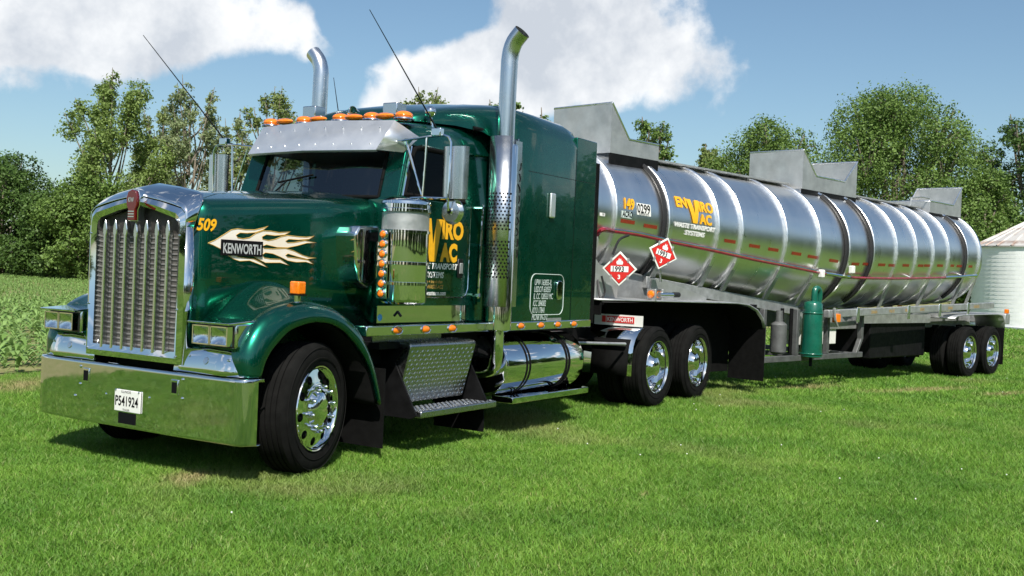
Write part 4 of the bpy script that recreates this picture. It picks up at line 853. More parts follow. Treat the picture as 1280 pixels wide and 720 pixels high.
# exhaust stacks
for s in (-1, 1):
    X, Y = 3.20, s*1.215
    m = MB(); m.lathe([(1.06, .0), (1.06, .10), (1.075, .125), (2.84, .125), (2.86, .115), (2.865, .087)], (X, Y, 0), (0, 0, 1), 32); stx = m.build('exhaust_stack', 'chrome', TK, angle=40)
    m = MB().lathe([(1.30, .146), (2.93, .146)], (X, Y, 0), (0, 0, 1), 26, R_(-120)+(0 if s < 0 else 0), R_(150)); m.build('heat_shield', 'brushed_metal', stx, solid=.004)
    path = [(X, Y, 2.84), (X, Y, 3.35), (X+.005, Y, 3.66)]+[(X+.01, Y+s*(.14-.14*math.cos(q)), 3.66+.25*math.sin(q)) for q in [R_(12*i) for i in range(1, 6)]]
    path.append((X+.01, path[-1][1]+s*.06, path[-1][2]+.06)); m = MB().tube(path, .083, 24, False); m.tube(path[::-1], .079, 24, False); m.build('stack_pipe', 'brushed_metal', stx, fix=False)
    m = MB().tube([path[-3], path[-2]], .078, 24); m.build('pipe_bore', 'black_paint', stx)
    # perforations facing the front and outer side
    dots = MB(); 
    for blk in ((1.58, 1.98), (2.04, 2.44)):
        nz_ = int((blk[1]-blk[0])/.034)
        for i in range(nz_):
            for j in range(9):
                a = R_(-97+j*14+(7 if i % 2 else 0)); c, sn = math.cos(a), math.sin(a); z = blk[0]+i*.034
                # outward direction turned towards the front (-x) and outside (s y)
                dx, dy = -math.cos(a+R_(35)), s*abs(1)*math.sin(a+R_(35))*-1
                n_ = Vector((dx, dy, 0)); t_ = Vector((-dy, dx, 0)); o_ = Vector((X, Y, z))+n_*.1495; r_ = .0105
                dots.add([o_+t_*r_*math.cos(q)+Vector((0, 0, r_*math.sin(q))) for q in [math.pi/3*k for k in range(6)]], [(0, 1, 2, 3, 4, 5)])
    d = dots.build('shield_perforations', 'black_print', stx, fix=False); d['kind'] = 'stuff'
    MB().box(3.24, 3.35, min(Y+.095*s, Y+.099*s), max(Y+.095*s, Y+.099*s), 1.30, 2.90).build('flame_cut_guard', 'brushed_metal', stx)
    cut = MB()
    for k in range(9):
        z = 2.62-k*.105; cut.tube(smooth_path([(3.315+.015*math.sin(k), Y+.1*s, z), (3.335, Y+.1*s, z+.03), (3.318+.02*math.cos(k*1.7), Y+.1*s, z+.075)], 3), .006, 5)
    cut.build('guard_cutout', 'black_print', stx)
    pth = smooth_path([(X, Y, 1.10), (X, Y, .92), (X+.02, Y+.02*-s, .78), (X+.10, Y-.12*s, .66), (X+.2, Y-.4*s, .62)], 5); MB().tube(pth, .062, 16).build('exhaust_elbow', 'chrome', stx)
    for z in (1.32, 2.5): MB().box(X+.09, 3.44, min(Y+.0*s, Y-.05*s), max(Y, Y-.05*s), z, z+.04).build('stack_bracket', 'dull_aluminium', stx)

# air cleaners and intake elbows
for s in (-1, 1):
    X, Y = 1.715, s*1.205; m = MB().lathe([(1.33, 0), (1.33, .17), (1.345, .196), (1.37, .202), (1.93, .202), (1.935, .206)], (X, Y, 0), (0, 0, 1), 40); ac = m.build('air_cleaner', 'chrome', TK, angle=30)
    MB().lathe([(1.94, .200), (2.10, .200)], (X, Y, 0), (0, 0, 1), 40).build('intake_screen', 'dull_aluminium', ac)
    MB().lathe([(2.095, .20), (2.10, .214), (2.125, .214), (2.13, .206), (2.165, .206), (2.17, .212), (2.19, .208), (2.215, .17), (2.225, 0)], (X, Y, 0), (0, 0, 1), 40).build('lid', 'chrome', ac)
    for z in (1.50, 1.67, 1.935): MB().lathe([(z-.014, .203), (z-.012, .211), (z+.012, .211), (z+.014, .203)], (X, Y, 0), (0, 0, 1), 40).build('strap', 'chrome', ac)
    MB().box(1.492, 1.50, min(s*1.10, s*1.205), max(s*1.10, s*1.205), 1.37, 1.94).build('light_bar', 'chrome', ac)
    for k in range(7):
        z = 1.41+k*.0825; l = MB().lathe([(0, .031), (.012, .030), (.024, .02), (.028, 0)], (1.49, s*1.155, z), (-1, 0, 0), 14).build('bar_light', 'amber_lens', ac)
        MB().lathe([(0, .040), (.010, .038), (.012, .031)], (1.491, s*1.155, z), (-1, 0, 0), 14).build('light_bezel', 'chrome', l)
    m = MB().prism([(1.40, 1.90), (1.45, 1.97), (1.70, 1.99), (1.74, 1.90), (1.74, 1.55), (1.58, 1.44), (1.47, 1.50), (1.42, 1.66)], 'y', min(s*.68, s*.93), max(s*.68, s*.93)); m.build('intake_elbow', 'chrome', TK, bevel=.02, seg=3)
    MB().box(1.72, 1.86, min(s*.93, s*1.03), max(s*.93, s*1.03), 1.40, 1.48).box(1.72, 1.86, min(s*.93, s*1.03), max(s*.93, s*1.03), 1.85, 1.93).build('cleaner_bracket', 'black_paint', ac)
    # mirrors
    f = lambda a, xx=1.97: (lambda p: (p.x, s*-p.y, p.z))(PX(*a, 'x', xx))
    m = MB(); m.tube([f((484, 179)), f((534, 171)), f((555, 169)), f((561, 171)), f((564, 178)), f((560, 247))], .011, 8); m.tube([f((534, 171)), f((528, 247))], .010, 8); m.tube([f((508, 177)), f((527, 244))], .010, 8)
    m.tube([f((476, 249)), f((528, 247)), f((560, 248))], .012, 8); br = m.build('mirror_bracket', 'chrome', TK)
    c = PX(568, 216, 'x', 2.03); rows = []
    for t in range(9):
        a = math.pi*t/8; rows.append([(2.06-.07*math.sin(a)**.6, s*-c.y+.125*math.cos(a), z) for z in (c.z-.225, c.z-.22, c.z+.22, c.z+.225)])
    mb_ = MB().grid(rows); mb_.add([r[0] for r in rows], [tuple(range(9))]); mb_.add([r[-1] for r in rows], [tuple(range(9))]); mh = mb_.build('mirror', 'brushed_metal', br, angle=50)
    MB().box(2.06, 2.068, s*-c.y-.12, s*-c.y+.12, c.z-.22, c.z+.22).build('mirror_glass', 'chrome', mh)
    q = PX(563, 264, 'x', 2.02); sm = MB().lathe([(0, .022), (.015, .03), (.02, .09), (.05, .113), (.06, .113), (.065, .10), (.065, 0)], (2.0, s*-q.y, q.z), (1, 0, 0), 28).build('spot_mirror', 'bar_metal', br); MB().tube([(1.99, s*-q.y, q.z), (1.97, s*-q.y, q.z+.12)], .010, 6).build('mirror_stem', 'chrome', sm)
    q = PX(547, 166, 'x', 1.97); MB().box(1.94, 2.0, s*-q.y-.05, s*-q.y+.05, q.z-.03, q.z+.04).build('antenna_mount', 'chrome', br, bevel=.008)
    e = PX(463, 13, 'x', 1.60); 
    e = Vector((1.62, q.y-.0, q.z+.02)); tip = PX(462, 12, 'y', q.y) if s < 0 else None
    if s < 0: MB().tube([(1.97, q.y, q.z+.02), tip], [.008, .003], 6).build('antenna', 'black_trim', TK)
    else:
        b0 = Vector((1.97, -q.y, q.z+.02)); t1 = PX(179, 44, 'y', -q.y); MB().tube([b0, t1], [.008, .003], 6).build('antenna', 'black_trim', TK)
b0 = PX(424, 140, 'x', 2.9); MB().tube([b0+Vector((0, 0, -.05)), PX(417, 97, 'x', 2.9)], [.006, .003], 5).build('antenna', 'black_trim', TK)

# battery box and steps
for s in (-1, 1):
    yA, yB = s*.70, s*1.13; pr = [(yA, .98), (yB, .98), (s*1.155, .955), (s*1.15, .93), (s*1.02, .44), (yA, .44)]
    st = MB().prism(pr, 'x', 1.93, 2.93).build('battery_box', 'tread_plate', TK, bevel=.012)
    def lugs(mb, o, du, dv, nrm, nu, nv):
        o, du, dv, nrm = map(Vector, (o, du, dv, nrm))
        for i in range(nu):
            for j in range(nv):
                c = o+du*((i+.5)/nu)+dv*((j+.5)/nv); a = du.normalized(); b = dv.normalized(); d1 = (a+b).normalized() if (i+j) % 2 else (a-b).normalized(); d2 = nrm.cross(d1).normalized()
                mb.add([c+d1*.022, c+d2*.008+nrm*.001, c-d1*.022, c-d2*.008+nrm*.001, c+nrm*.008], [(0, 1, 4), (1, 2, 4), (2, 3, 4), (3, 0, 4)])
    lg = MB(); nrm = Vector((0, s*.966, -.258)); lugs(lg, (1.94, s*1.1475, .925), (.98, 0, 0), (0, -s*.125, -.47), nrm, 26, 12); lugs(lg, (1.94, s*.72, .981), (.98, 0, 0), (0, s*.40, 0), Vector((0, 0, 1)), 30, 12)
    l = lg.build('tread_lugs', 'tread_plate', st, fix=False); l['kind'] = 'stuff'
    MB().box(1.63, 2.62, min(s*.95, s*.965), max(s*.95, s*.965), .985, 1.052).build('back_plate', 'tread_plate', st)
    tr = MB().box(1.96, 3.15, min(s*1.0, s*1.27), max(s*1.0, s*1.27), .335, .395).build('lower_step', 'tread_plate', st, bevel=.01)
    lg = MB(); lugs(lg, (1.97, s*1.01, .396), (1.17, 0, 0), (0, s*.25, 0), Vector((0, 0, 1)), 36, 8); l = lg.build('tread_lugs', 'tread_plate', tr, fix=False); l['kind'] = 'stuff'
    for x in (1.90, 3.02): MB().prism([(s*.6, .99), (s*1.10, .93), (s*1.0, .80), (s*1.26, .36), (s*1.2, .33), (s*.6, .33)], 'x', x, x+.02).build('step_side', 'black_paint', st)
    MB().box(1.62, 1.9, min(s*.6, s*1.05), max(s*.6, s*1.05), .93, .985).build('step_ledge', 'black_paint', TK)
    MB().box(3.03, 3.05, min(s*.62, s*1.2), max(s*.62, s*1.2), .10, .36).build('step_flap', 'black_rubber', TK)
    # fuel tank
    m = MB().lathe([(3.40, 0), (3.40, .26), (3.42, .30), (3.45, .312), (4.97, .312), (5.0, .30), (5.02, .26), (5.02, 0)], (0, s*.90, .69), (1, 0, 0), 48); ft = m.build('fuel_tank', 'chrome', TK, angle=40)
    for x in (3.78, 4.60):
        for dx in (0, .06): MB().lathe([(x+dx-.012, .311), (x+dx-.012, .318), (x+dx+.012, .318), (x+dx+.012, .311)], (0, s*.90, .69), (1, 0, 0), 48).build('tank_strap', 'black_rubber', ft)
    MB().box(3.46, 5.03, min(s*1.0, s*1.26), max(s*1.0, s*1.26), .335, .40).build('tank_step', 'chrome_flat', ft, bevel=.008)
    MB().cyl((3.55, s*.95, .95), (3.55, s*.95, 1.02), .05, n=14).build('filler_cap', 'chrome', ft)
    # quarter fender ahead of the drive wheels
    cp = [(6.6, 1.12), (6.50, 1.03), (6.42, 1.0), (6.34, .95), (6.27, .88), (6.225, .80), (6.205, .70), (6.195, .58), (6.19, .44)]
    rows = [[(x, s*.55, z), (x, s*1.215, z)] for x, z in cp[1:]]; qf = MB().grid(rows).build('quarter_fender', 'chrome_flat', TK, solid=.008, angle=40)
    MB().grid([[(x-.006, s*.66, z), (x-.006, s*1.16, z)] for x, z in cp[4:]]).build('fender_mat', 'black_rubber', qf, solid=.004)
    sg = MB().box(6.445, 6.455, min(s*.55, s*1.22), max(s*.55, s*1.22), 1.03, 1.165).build('fender_sign', 'plate_white', qf)
    y0 = s*.905+.22; MB().box(6.438, 6.4455, s*.905-.20, s*.905+.18, 1.065, 1.145).build('sign_panel', 'red_print', sg); MB().box(6.438, 6.4455, s*.905+.195, s*.905+.245, 1.065, 1.145).build('sign_emblem', 'red_print', sg)
    text('sign_letters', 'KENWORTH', .064, 'white_print', sg, plane_fn((6.4370, s*.905+.168, 1.078), (0, -1, 0), (0, 0, 1)), .001, 0, .82, fit=(.35, .054))
    MB().tube([(5.2, s*.9, .86), (6.13, s*1.15, .83)], .018, 8).build('fender_bar', 'dull_aluminium', qf); MB().cyl((6.16, s*.50, .845), (6.16, s*1.15, .845), .02, n=8).build('fender_rod', 'black_paint', qf)
MB().box(5.35, 6.3, -.5, .5, 1.0, 1.05).build('deck_plate', 'tread_plate', TK)
for y, z in ((-.35, 1.5), (-.2, 1.45), (-.05, 1.5)): MB().tube(smooth_path([(5.16, y, z+.5), (5.45, y, z+.1), (5.75, y*.8, z-.1), (6.0, y*.6, z+.25)], 6), .018, 6).build('air_hose', 'red_tube' if y < -.3 else 'hose_black', TK)

# ------------------------------------------------------------------ the tank trailer (own axes: x back from the kingpin, driver's side -y)
TL = empty('tank_trailer', (KX, 0, 0), -TH); tag(TL, 'long polished aluminium vacuum tank trailer with ribbed double-cone tank coupled to the truck', 'trailer')
rows = []; NS = 72
def ringpts(x, r, zc): return [(x, r*math.sin(2*math.pi*j/NS), zc+r*math.cos(2*math.pi*j/NS)) for j in range(NS+1)]
for i in range(9):      # front head
    a = math.pi/2*i/8; x = -1.45-.22*math.cos(a); r = tR(-1.45)*max(.001, math.sin(a)**.55 if i else .001); rows.append(ringpts(x, r, tZ(-1.45)))
for i in range(1, 50): x = -1.45+12.95*i/49; rows.append(ringpts(x, tR(x), tZ(x)))
for i in range(1, 9):
    a = math.pi/2*(1-i/8); x = 11.50+.22*math.cos(a); r = tR(11.50)*max(.001, math.sin(a)**.55 if i < 8 else .001); rows.append(ringpts(x, r, tZ(11.50)))
tank = MB().grid(rows).build('tank', 'tank_metal', TL, angle=60)
RX = [-.62, .468, 1.617, 2.214, 3.422, 4.43, 5.369, 6.312, 7.272, 8.152, 8.964, 9.734, 10.70, 11.42]
for x in RX:
    r = tR(x); m = MB(); rr_ = [(-.05, r-.004), (-.05, r+.03), (-.038, r+.042), (.038, r+.042), (.05, r+.03), (.05, r-.004)]; m.lathe(rr_, (x, 0, tZ(x)), (1, 0, 0), 72); m.build('stiffener_ring', 'ring_metal', tank, angle=40)
for x in (.34, 5.24, 6.18, 10.57):    # overflow hoses beside the rings
    r = tR(x)+.028; zc = tZ(x); m = MB().tube([(x+.0*a, -r*math.sin(a), zc+r*math.cos(a)) for a in [R_(q) for q in range(27, 152, 5)]], .034, 8); h = m.build('drain_hose', 'hose_black', TL)
    a = R_(26); MB().tube([(x, -r*math.sin(a)*.9, zc+r*math.cos(a)+.10), (x, -r*math.sin(a), zc+r*math.cos(a)), (x, -r*math.sin(a+.1), zc+r*math.cos(a+.1))], .04, 10).build('hose_fitting', 'chrome', h)
def on_tank(x, ang, lift=.006):
    r = tR(x)+lift; return Vector((x, -r*math.sin(ang), tZ(x)+r*math.cos(ang)))
def tank_xa(px_, py_):
    p = PTANK(px_, py_); return p.x, math.atan2(-p.y, p.z-tZ(p.x))
for px_, py_ in ((784,277),(812.7,283),(912,301.5),(943,307.7),(966.5,312),(995,317),(1015,321),(1042,326),(1069,330),(1083,330),(1102,331),(1114.7,331.7),(1132,331.7),(1150,332),(1158.5,332),(1174.8,332),(1189,332),(1199,332.6),(1212,333)):
    x, a = tank_xa(px_, py_); da = .024/tR(x); MB().grid([[on_tank(x+dx, a+q, .004) for dx in (-.14, .14)] for q in (-da, 0, da)]).build('reflector_strip', 'tape_red', tank)
def tank_text(name, s, px_, py_, size, m, sx, bold=0, shear=0, parent=None):
    x0, a0 = tank_xa(px_, py_); r = tR(x0); return text(name, s, size, m, parent or tank, lambda u, v, h=0: on_tank(x0+u, a0-v/r, .008+h), bold, shear, sx, bend=5)
(lx0, la0) = tank_xa(844, 252); LW = .93
def logo(name, t, u0, v0, w_, h_, m, bold=.012, shear=0):
    r = tR(lx0); text(name, t, .25, m, tank, lambda u, v, h=0: on_tank(lx0+u0+u, la0-(v0+v)/r, .008+h), bold, shear, fit=(w_, h_), bend=max(2, int(h_/.035)))
logo('logo_letter', 'EN', 0, -.075, .245, .155, 'yellow_print', .011); print_shape('logo_letter', VEE, .29, .33, 'yellow_print', tank, lambda u, v, h=0: on_tank(lx0+.245+u, la0-(-.265+v)/tR(lx0), .010+h), 10); logo('logo_letter', 'IRO', .515, -.095, .345, .155, 'yellow_print', .010); logo('logo_letter', 'AC', .50, -.265, .29, .145, 'yellow_print', .011)
logo('logo_lettering', 'WASTE TRANSPORT', -.07, -.345, .95, .065, 'white_print', .008, .15); logo('logo_lettering', 'SYSTEMS', .18, -.435, .46, .065, 'white_print', .008, .15)
tank_text('tank_number', '149', 778, 260, .19, 'yellow_print', .8, .008, .15)
def sticker(name, p0, p1, m):
    (xa, aa), (xb, ab) = tank_xa(*p0), tank_xa(*p1); return MB().grid([[on_tank(lerp(xa, xb, u), lerp(aa, ab, v), .004) for u in (0, .5, 1)] for v in (0, .33, .66, 1)]).build(name, m, tank)
sk = sticker('number_sticker', (795, 253.5), (813, 271), 'plate_white'); tank_text('sticker_digits', '0299', 796, 265, .16, 'black_print', .84, .002, 0, sk); tank_text('sticker_line', 'ILLINOIS EPA', 798, 268, .04, 'black_print', .9, 0, 0, sk)
sk = sticker('name_sticker', (776.5, 263), (789, 273.5), 'pale_print'); tank_text('sticker_letters', 'ACRO', 777, 270, .10, 'black_print', .72, .002, .15, sk)
tank_text('small_label', 'N', 752, 269, .05, 'black_print', 1, 0, 0, sticker('small_sticker', (749.5, 265.5), (755.5, 270.5), 'white_print'))

# side light rail: red loom tube with bright ends
pts = [PTANK(px_, py_, .10) for px_, py_ in ((766, 289), (800, 294), (840, 303), (890, 313), (940, 324), (990, 334), (1030, 342), (1060, 346.5), (1100, 348), (1140, 348), (1180, 347), (1205, 345.5), (1219, 344.5))]
rl = MB().tube(smooth_path(pts, 4), .023, 8).build('side_rail', 'red_tube', TL)
MB().tube([p+Vector((0, -.012, .022)) for p in smooth_path(pts[:7], 3)], .012, 6).build('rail_conduit', 'chrome', rl); MB().tube([p+Vector((0, -.018, .004)) for p in smooth_path(pts[6:8], 4)], .03, 8).build('rail_sleeve', 'chrome', rl); MB().tube([p+Vector((0, -.018, .004)) for p in smooth_path(pts[10:], 4)], .03, 8).build('rail_sleeve', 'chrome', rl)
hp = [pts[0], PT(754, 287, -1.0), PT(748, 291, -.95), PT(740, 306, -.8), PT(732, 322, -.6)]; MB().tube(smooth_path(hp, 5), .032, 8).build('front_loom', 'red_tube', rl)
for px_, py_ in ((1027, 341), (1065, 336)): p = PTANK(px_, py_, .12); MB().box(p.x-.05, p.x+.05, p.y-.04, p.y+.04, p.z-.08, p.z+.05).build('junction_box', 'plate_white', rl, bevel=.015)
for i in range(1, len(pts)-1, 2):
    p = pts[i]; x, a = p.x, math.atan2(-p.y, p.z-tZ(p.x)); MB().tube([on_tank(x, a, -.02), p], .012, 6).build('rail_bracket', 'dull_aluminium', rl)

# spill boxes round the manways
def spill_box(x0, x1, hw_, zf, zr, zl, zb, gf, gr):
    fz = lambda x: zb
    b = MB(); t = .012
    b.box(x0, x0+t, -hw_, hw_, zb, zf); b.box(x1-t, x1, -hw_, hw_, zb, zr)
    for s in (-1, 1):
        P = [(x0+t, zb), (x1-t, zb), (x1-t, zr), (x1-t-gr, zl), (x0+t+gf, zl), (x0+t, zf)]
        if gr == 0: P = [(x0+t, zb), (x1-t, zb), (x1-t, zl), (x0+t+gf, zl), (x0+t, zf)]
        if gf == 0: P = [(x0+t, zb), (x1-t, zb), (x1-t, zr), (x1-t-gr, zl), (x0+t, zl)]
        b.prism(P, 'y', min(s*hw_, s*(hw_-t)), max(s*hw_, s*(hw_-t)))
    o = b.build('spill_box', 'grey_plate', TL)
    for s in (-1, 1):
        m = MB(); m.tube([(x0+t/2, s*hw_, zf), (x0+t+gf, s*hw_, zl), (x1-t-gr, s*hw_, zl), (x1-t/2, s*hw_, zr)], .014, 6); m.build('box_rim', 'ring_metal', o)
    for xx, zz in ((x0+t/2, zf), (x1-t/2, zr)): MB().tube([(xx, -hw_, zz), (xx, hw_, zz)], .014, 6).build('box_rim', 'ring_metal', o)
    xc = (x0+x1)/2; MB().lathe([(0, .26), (.12, .26), (.14, .30), (.17, .30), (.22, .2), (.24, 0)], (xc, 0, 3.25), (0, 0, 1), 28).build('manway_lid', 'dull_aluminium', o)
    for s in (-1, 1): MB().prism([(s*hw_, zb), (s*(hw_-.02), zb), (s*(hw_-.02), zb-.14), (s*hw_, zb-.17)], 'x', x0, x1).build('box_skirt', 'black_paint', o)
    return o
spill_box(-.40, .66, .505, 3.90, 3.47, 3.47, 3.25, .38, 0)
spill_box(4.66, 6.60, .505, 3.86, 3.86, 3.47, 3.22, .45, .45)
spill_box(9.9, 11.5, .48, 3.43, 3.83, 3.43, 3.20, 0, .42)
MB().tube([(9.0, -.45, 3.27), (9.05, -.45, 3.42), (9.5, -.45, 3.48), (9.9, -.45, 3.48)], .018, 6).build('handrail', 'dull_aluminium', TL)
MB().box(.7, 4.6, -.3, .3, 3.285, 3.31).box(6.62, 9.85, -.3, .3, 3.285, 3.31).build('walkway', 'dull_aluminium', TL)

# front coupler structure and the wheel guard deck with its placards
MB().box(-1.0, 1.1, -.55, .55, 1.225, 1.30).build('coupler_plate', 'black_paint', TL)
MB().cyl((0, 0, 1.05), (0, 0, 1.25), .045, n=12).build('kingpin', 'black_paint', TL)
for s in (-1, 1):
    fb = MB(); fb.prism([(-1.35, 1.30), (.9, 1.30), (.9, 1.60), (-.2, 1.75), (-1.35, 1.85)], 'y', min(s*.52, s*.56), max(s*.52, s*.56)); fb.build('coupler_web', 'dull_aluminium', TL)
    # deck
    dk = [(-1.33, 1.352), (1.75, 1.335), (2.05, 1.31), (2.28, 1.24), (2.44, 1.12), (2.51, .98)]
    d = MB().grid([[(x, s*.62, z+.012), (x, s*1.2, z)] for x, z in [(lerp(-1.33, 1.75, i/6), lerp(1.352, 1.335, i/6)) for i in range(6)]+dk[1:]]).build('wheel_guard', 'dull_aluminium', TL, solid=.018, angle=40)
    MB().grid([[(x-.02, s*.61, z-.02), (x-.02, s*1.175, z-.024)] for x, z in [(lerp(-1.25, 1.75, i/6), lerp(1.352, 1.335, i/6)) for i in range(6)]+dk[1:]]).build('dark_underside_sheet', 'black_rubber', d, angle=40)  # black sheet added below the deck so its underside reads as shaded
    MB().box(-.45, 2.5, min(s*.56, s*.60), max(s*.56, s*.60), .30, 1.30).build('shadow_fill_panel', 'black_rubber', d); MB().box(2.505, 2.52, min(s*.60, s*1.2), max(s*.60, s*1.2), .20, 1.03).build('mud_flap', 'black_rubber', d); MB().box(-1.30, -1.285, min(s*.60, s*1.19), max(s*.60, s*1.19), 1.17, 1.345).build('front_flap', 'black_rubber', d)  # inner black panel is added to stand for the deep shadow under the deck
    # sloping sub-frame under the front cone
    zf_, zr_ = 1.60, 1.19
    b = MB(); b.hexa([(.35, s*.58-.05, 1.50), (4.5, s*.58-.05, 1.13), (4.5, s*.58+.05, 1.13), (.35, s*.58+.05, 1.50), (.35, s*.58-.05, 1.66), (4.5, s*.58-.05, 1.29), (4.5, s*.58+.05, 1.29), (.35, s*.58+.05, 1.66)]); b.build('sub_frame', 'dull_aluminium', TL, bevel=.008)
    for x in RX[1:6]:
        zz = lerp(1.66, 1.29, (x-.35)/4.15) if x > .35 else 1.66; r = tR(x); a = R_(118); y1 = r*math.sin(a); z1 = tZ(x)+r*math.cos(a)
        MB().hexa([(x-.05, s*.60, zz), (x+.05, s*.60, zz), (x+.05, s*.64, zz), (x-.05, s*.64, zz), (x-.05, s*(y1+.0), z1), (x+.05, s*(y1+.0), z1), (x+.05, s*(y1+.04), z1), (x-.05, s*(y1+.04), z1)]).build('ring_strut', 'dull_aluminium', TL)
    # rear sub-frame with its yellow printed channel
    def rz_(x): return lerp(1.245, 1.435, (x-4.53)/7.2)
    b = MB(); b.hexa([(4.5, s*1.12-.05, rz_(4.5)-.12), (11.75, s*1.12-.05, rz_(11.75)-.12), (11.75, s*1.12+.05, rz_(11.75)-.12), (4.5, s*1.12+.05, rz_(4.5)-.12), (4.5, s*1.12-.05, rz_(4.5)), (11.75, s*1.12-.05, rz_(11.75)), (11.75, s*1.12+.05, rz_(11.75)), (4.5, s*1.12+.05, rz_(4.5))]); sr = b.build('side_channel', 'dull_aluminium', TL, bevel=.008)
    for x in (5.5, 7.5, 8.9, 10.3): MB().box(x-.05, x+.05, min(s*1.165, s*1.185), max(s*1.165, s*1.185), rz_(x)-.22, rz_(x)+.02).build('channel_tab', 'ring_metal', sr, bevel=.006)
    for x in RX[8::2]+[RX[-1]]:
        r = tR(x); a = R_(112); y1 = r*math.sin(a); z1 = tZ(x)+r*math.cos(a); zz = rz_(x)
        MB().hexa([(x-.04, s*.66, zz-.1), (x+.04, s*.66, zz-.1), (x+.04, s*.70, zz-.1), (x-.04, s*.70, zz-.1), (x-.04, s*y1, z1), (x+.04, s*y1, z1), (x+.04, s*(y1+.04), z1), (x-.04, s*(y1+.04), z1)]).build('ring_strut', 'dull_aluminium', TL)
    MB().box(4.6, 12.3, s*.42-.06, s*.42+.06, .88, 1.2).build('main_beam', 'dull_aluminium', TL, bevel=.01)
    # rear wheel guard
    gp = [(9.55, 1.10), (9.7, 1.15), (10.0, 1.17), (11.0, 1.185), (11.9, 1.19), (12.15, 1.16), (12.27, 1.06), (12.32, .85)]
    MB().grid([[(x, s*.60, z), (x, s*1.21, z)] for x, z in gp]).build('rear_guard', 'dull_aluminium', TL, solid=.02, angle=40)
    MB().box(12.30, 12.315, min(s*.6, s*1.2), max(s*.6, s*1.2), .12, .9).build('mud_flap', 'black_rubber', TL)
    MB().box(12.35, 12.62, min(s*.3, s*1.2), max(s*.3, s*1.2), .98, 1.20).build('rear_bumper', 'dull_aluminium', TL, bevel=.015)
    MB().box(12.42, 12.52, min(s*1.14, s*1.21), max(s*1.14, s*1.21), 1.205, 1.30).build('tail_marker', 'amber_lens', TL, bevel=.01)
for i, x in enumerate((6.0, 6.7, 7.35, 8.0, 9.3, 10.6)):
    text('channel_lettering', ('DRAIN', 'VALVE', 'FIRE', 'EXITS', 'BRAKE', 'DANGER')[i], .075, 'gold_print', sr, plane_fn((x, -1.1715, lerp(1.245, 1.435, (x-4.53)/7.2)-.09), (1, 0, .027), (0, 0, 1)), .001)
MB().box(6.9, 9.3, -.75, .75, .36, 1.12).build('dark_tray_fill', 'black_paint', TL, bevel=.02); MB().box(6.3, 9.4, -.80, -.77, 1.0, 1.16).build('tray_rail', 'dull_aluminium', TL)  # tray box made black and deep to fill in the dark below the trailer
# corner post lamps
for px_, py_, yl in ((813, 361, -1.14), (822, 363, -1.05)):
    p = PT(px_, py_, yl); b = MB().box(p.x+.02, p.x+.05, yl-.07, yl+.07, 1.34, 1.50).build('lamp_plate', 'dull_aluminium', TL, bevel=.006); MB().lathe([(0, .05), (.02, .048), (.035, .02), (.037, 0)], (p.x+.02, yl, 1.43), (-1, 0, 0), 18).build('marker_lamp', 'amber_lens', b)
for k in range(3): p = PT(829+8*k, 368.5, -1.1); MB().cyl((p.x-.09, -1.1, p.z), (p.x+.06, -1.1, p.z), .035, n=12).build('hose_cap', 'chrome' if k < 2 else 'hose_black', TL)
MB().prism([(.05, 1.352), (1.35, 1.345), (1.35, 1.40), (.3, 1.62), (.05, 1.62)], 'y', -.93, -.90).build('deck_gusset', 'grey_plate', TL)
MB().prism([(-1.25, 1.36), (-.62, 1.36), (-.62, 1.70), (-1.0, 1.78), (-1.25, 2.0)], 'y', -.90, -.86).build('front_panel', 'grey_plate', TL)
MB().hexa([(-1.34, -.90, 1.36), (-1.30, -.90, 1.36), (-1.30, -.6, 1.36), (-1.34, -.6, 1.36), (-1.12, -.95, 2.12), (-1.08, -.95, 2.12), (-1.08, -.75, 2.12), (-1.12, -.75, 2.12)]).build('front_leg', 'grey_plate', TL)
MB().tube(smooth_path([PT(752, 345, -1.0), PT(756, 365, -1.02), PT(750, 372, -1.0), PT(747, 350, -.9)], 6), .014, 6).build('air_line', 'hose_black', TL); MB().tube(smooth_path([PT(766, 318, -.98), PT(774, 300, -1.0), PT(786, 294, -1.0)], 6), .016, 6).build('air_line', 'hose_black', TL)
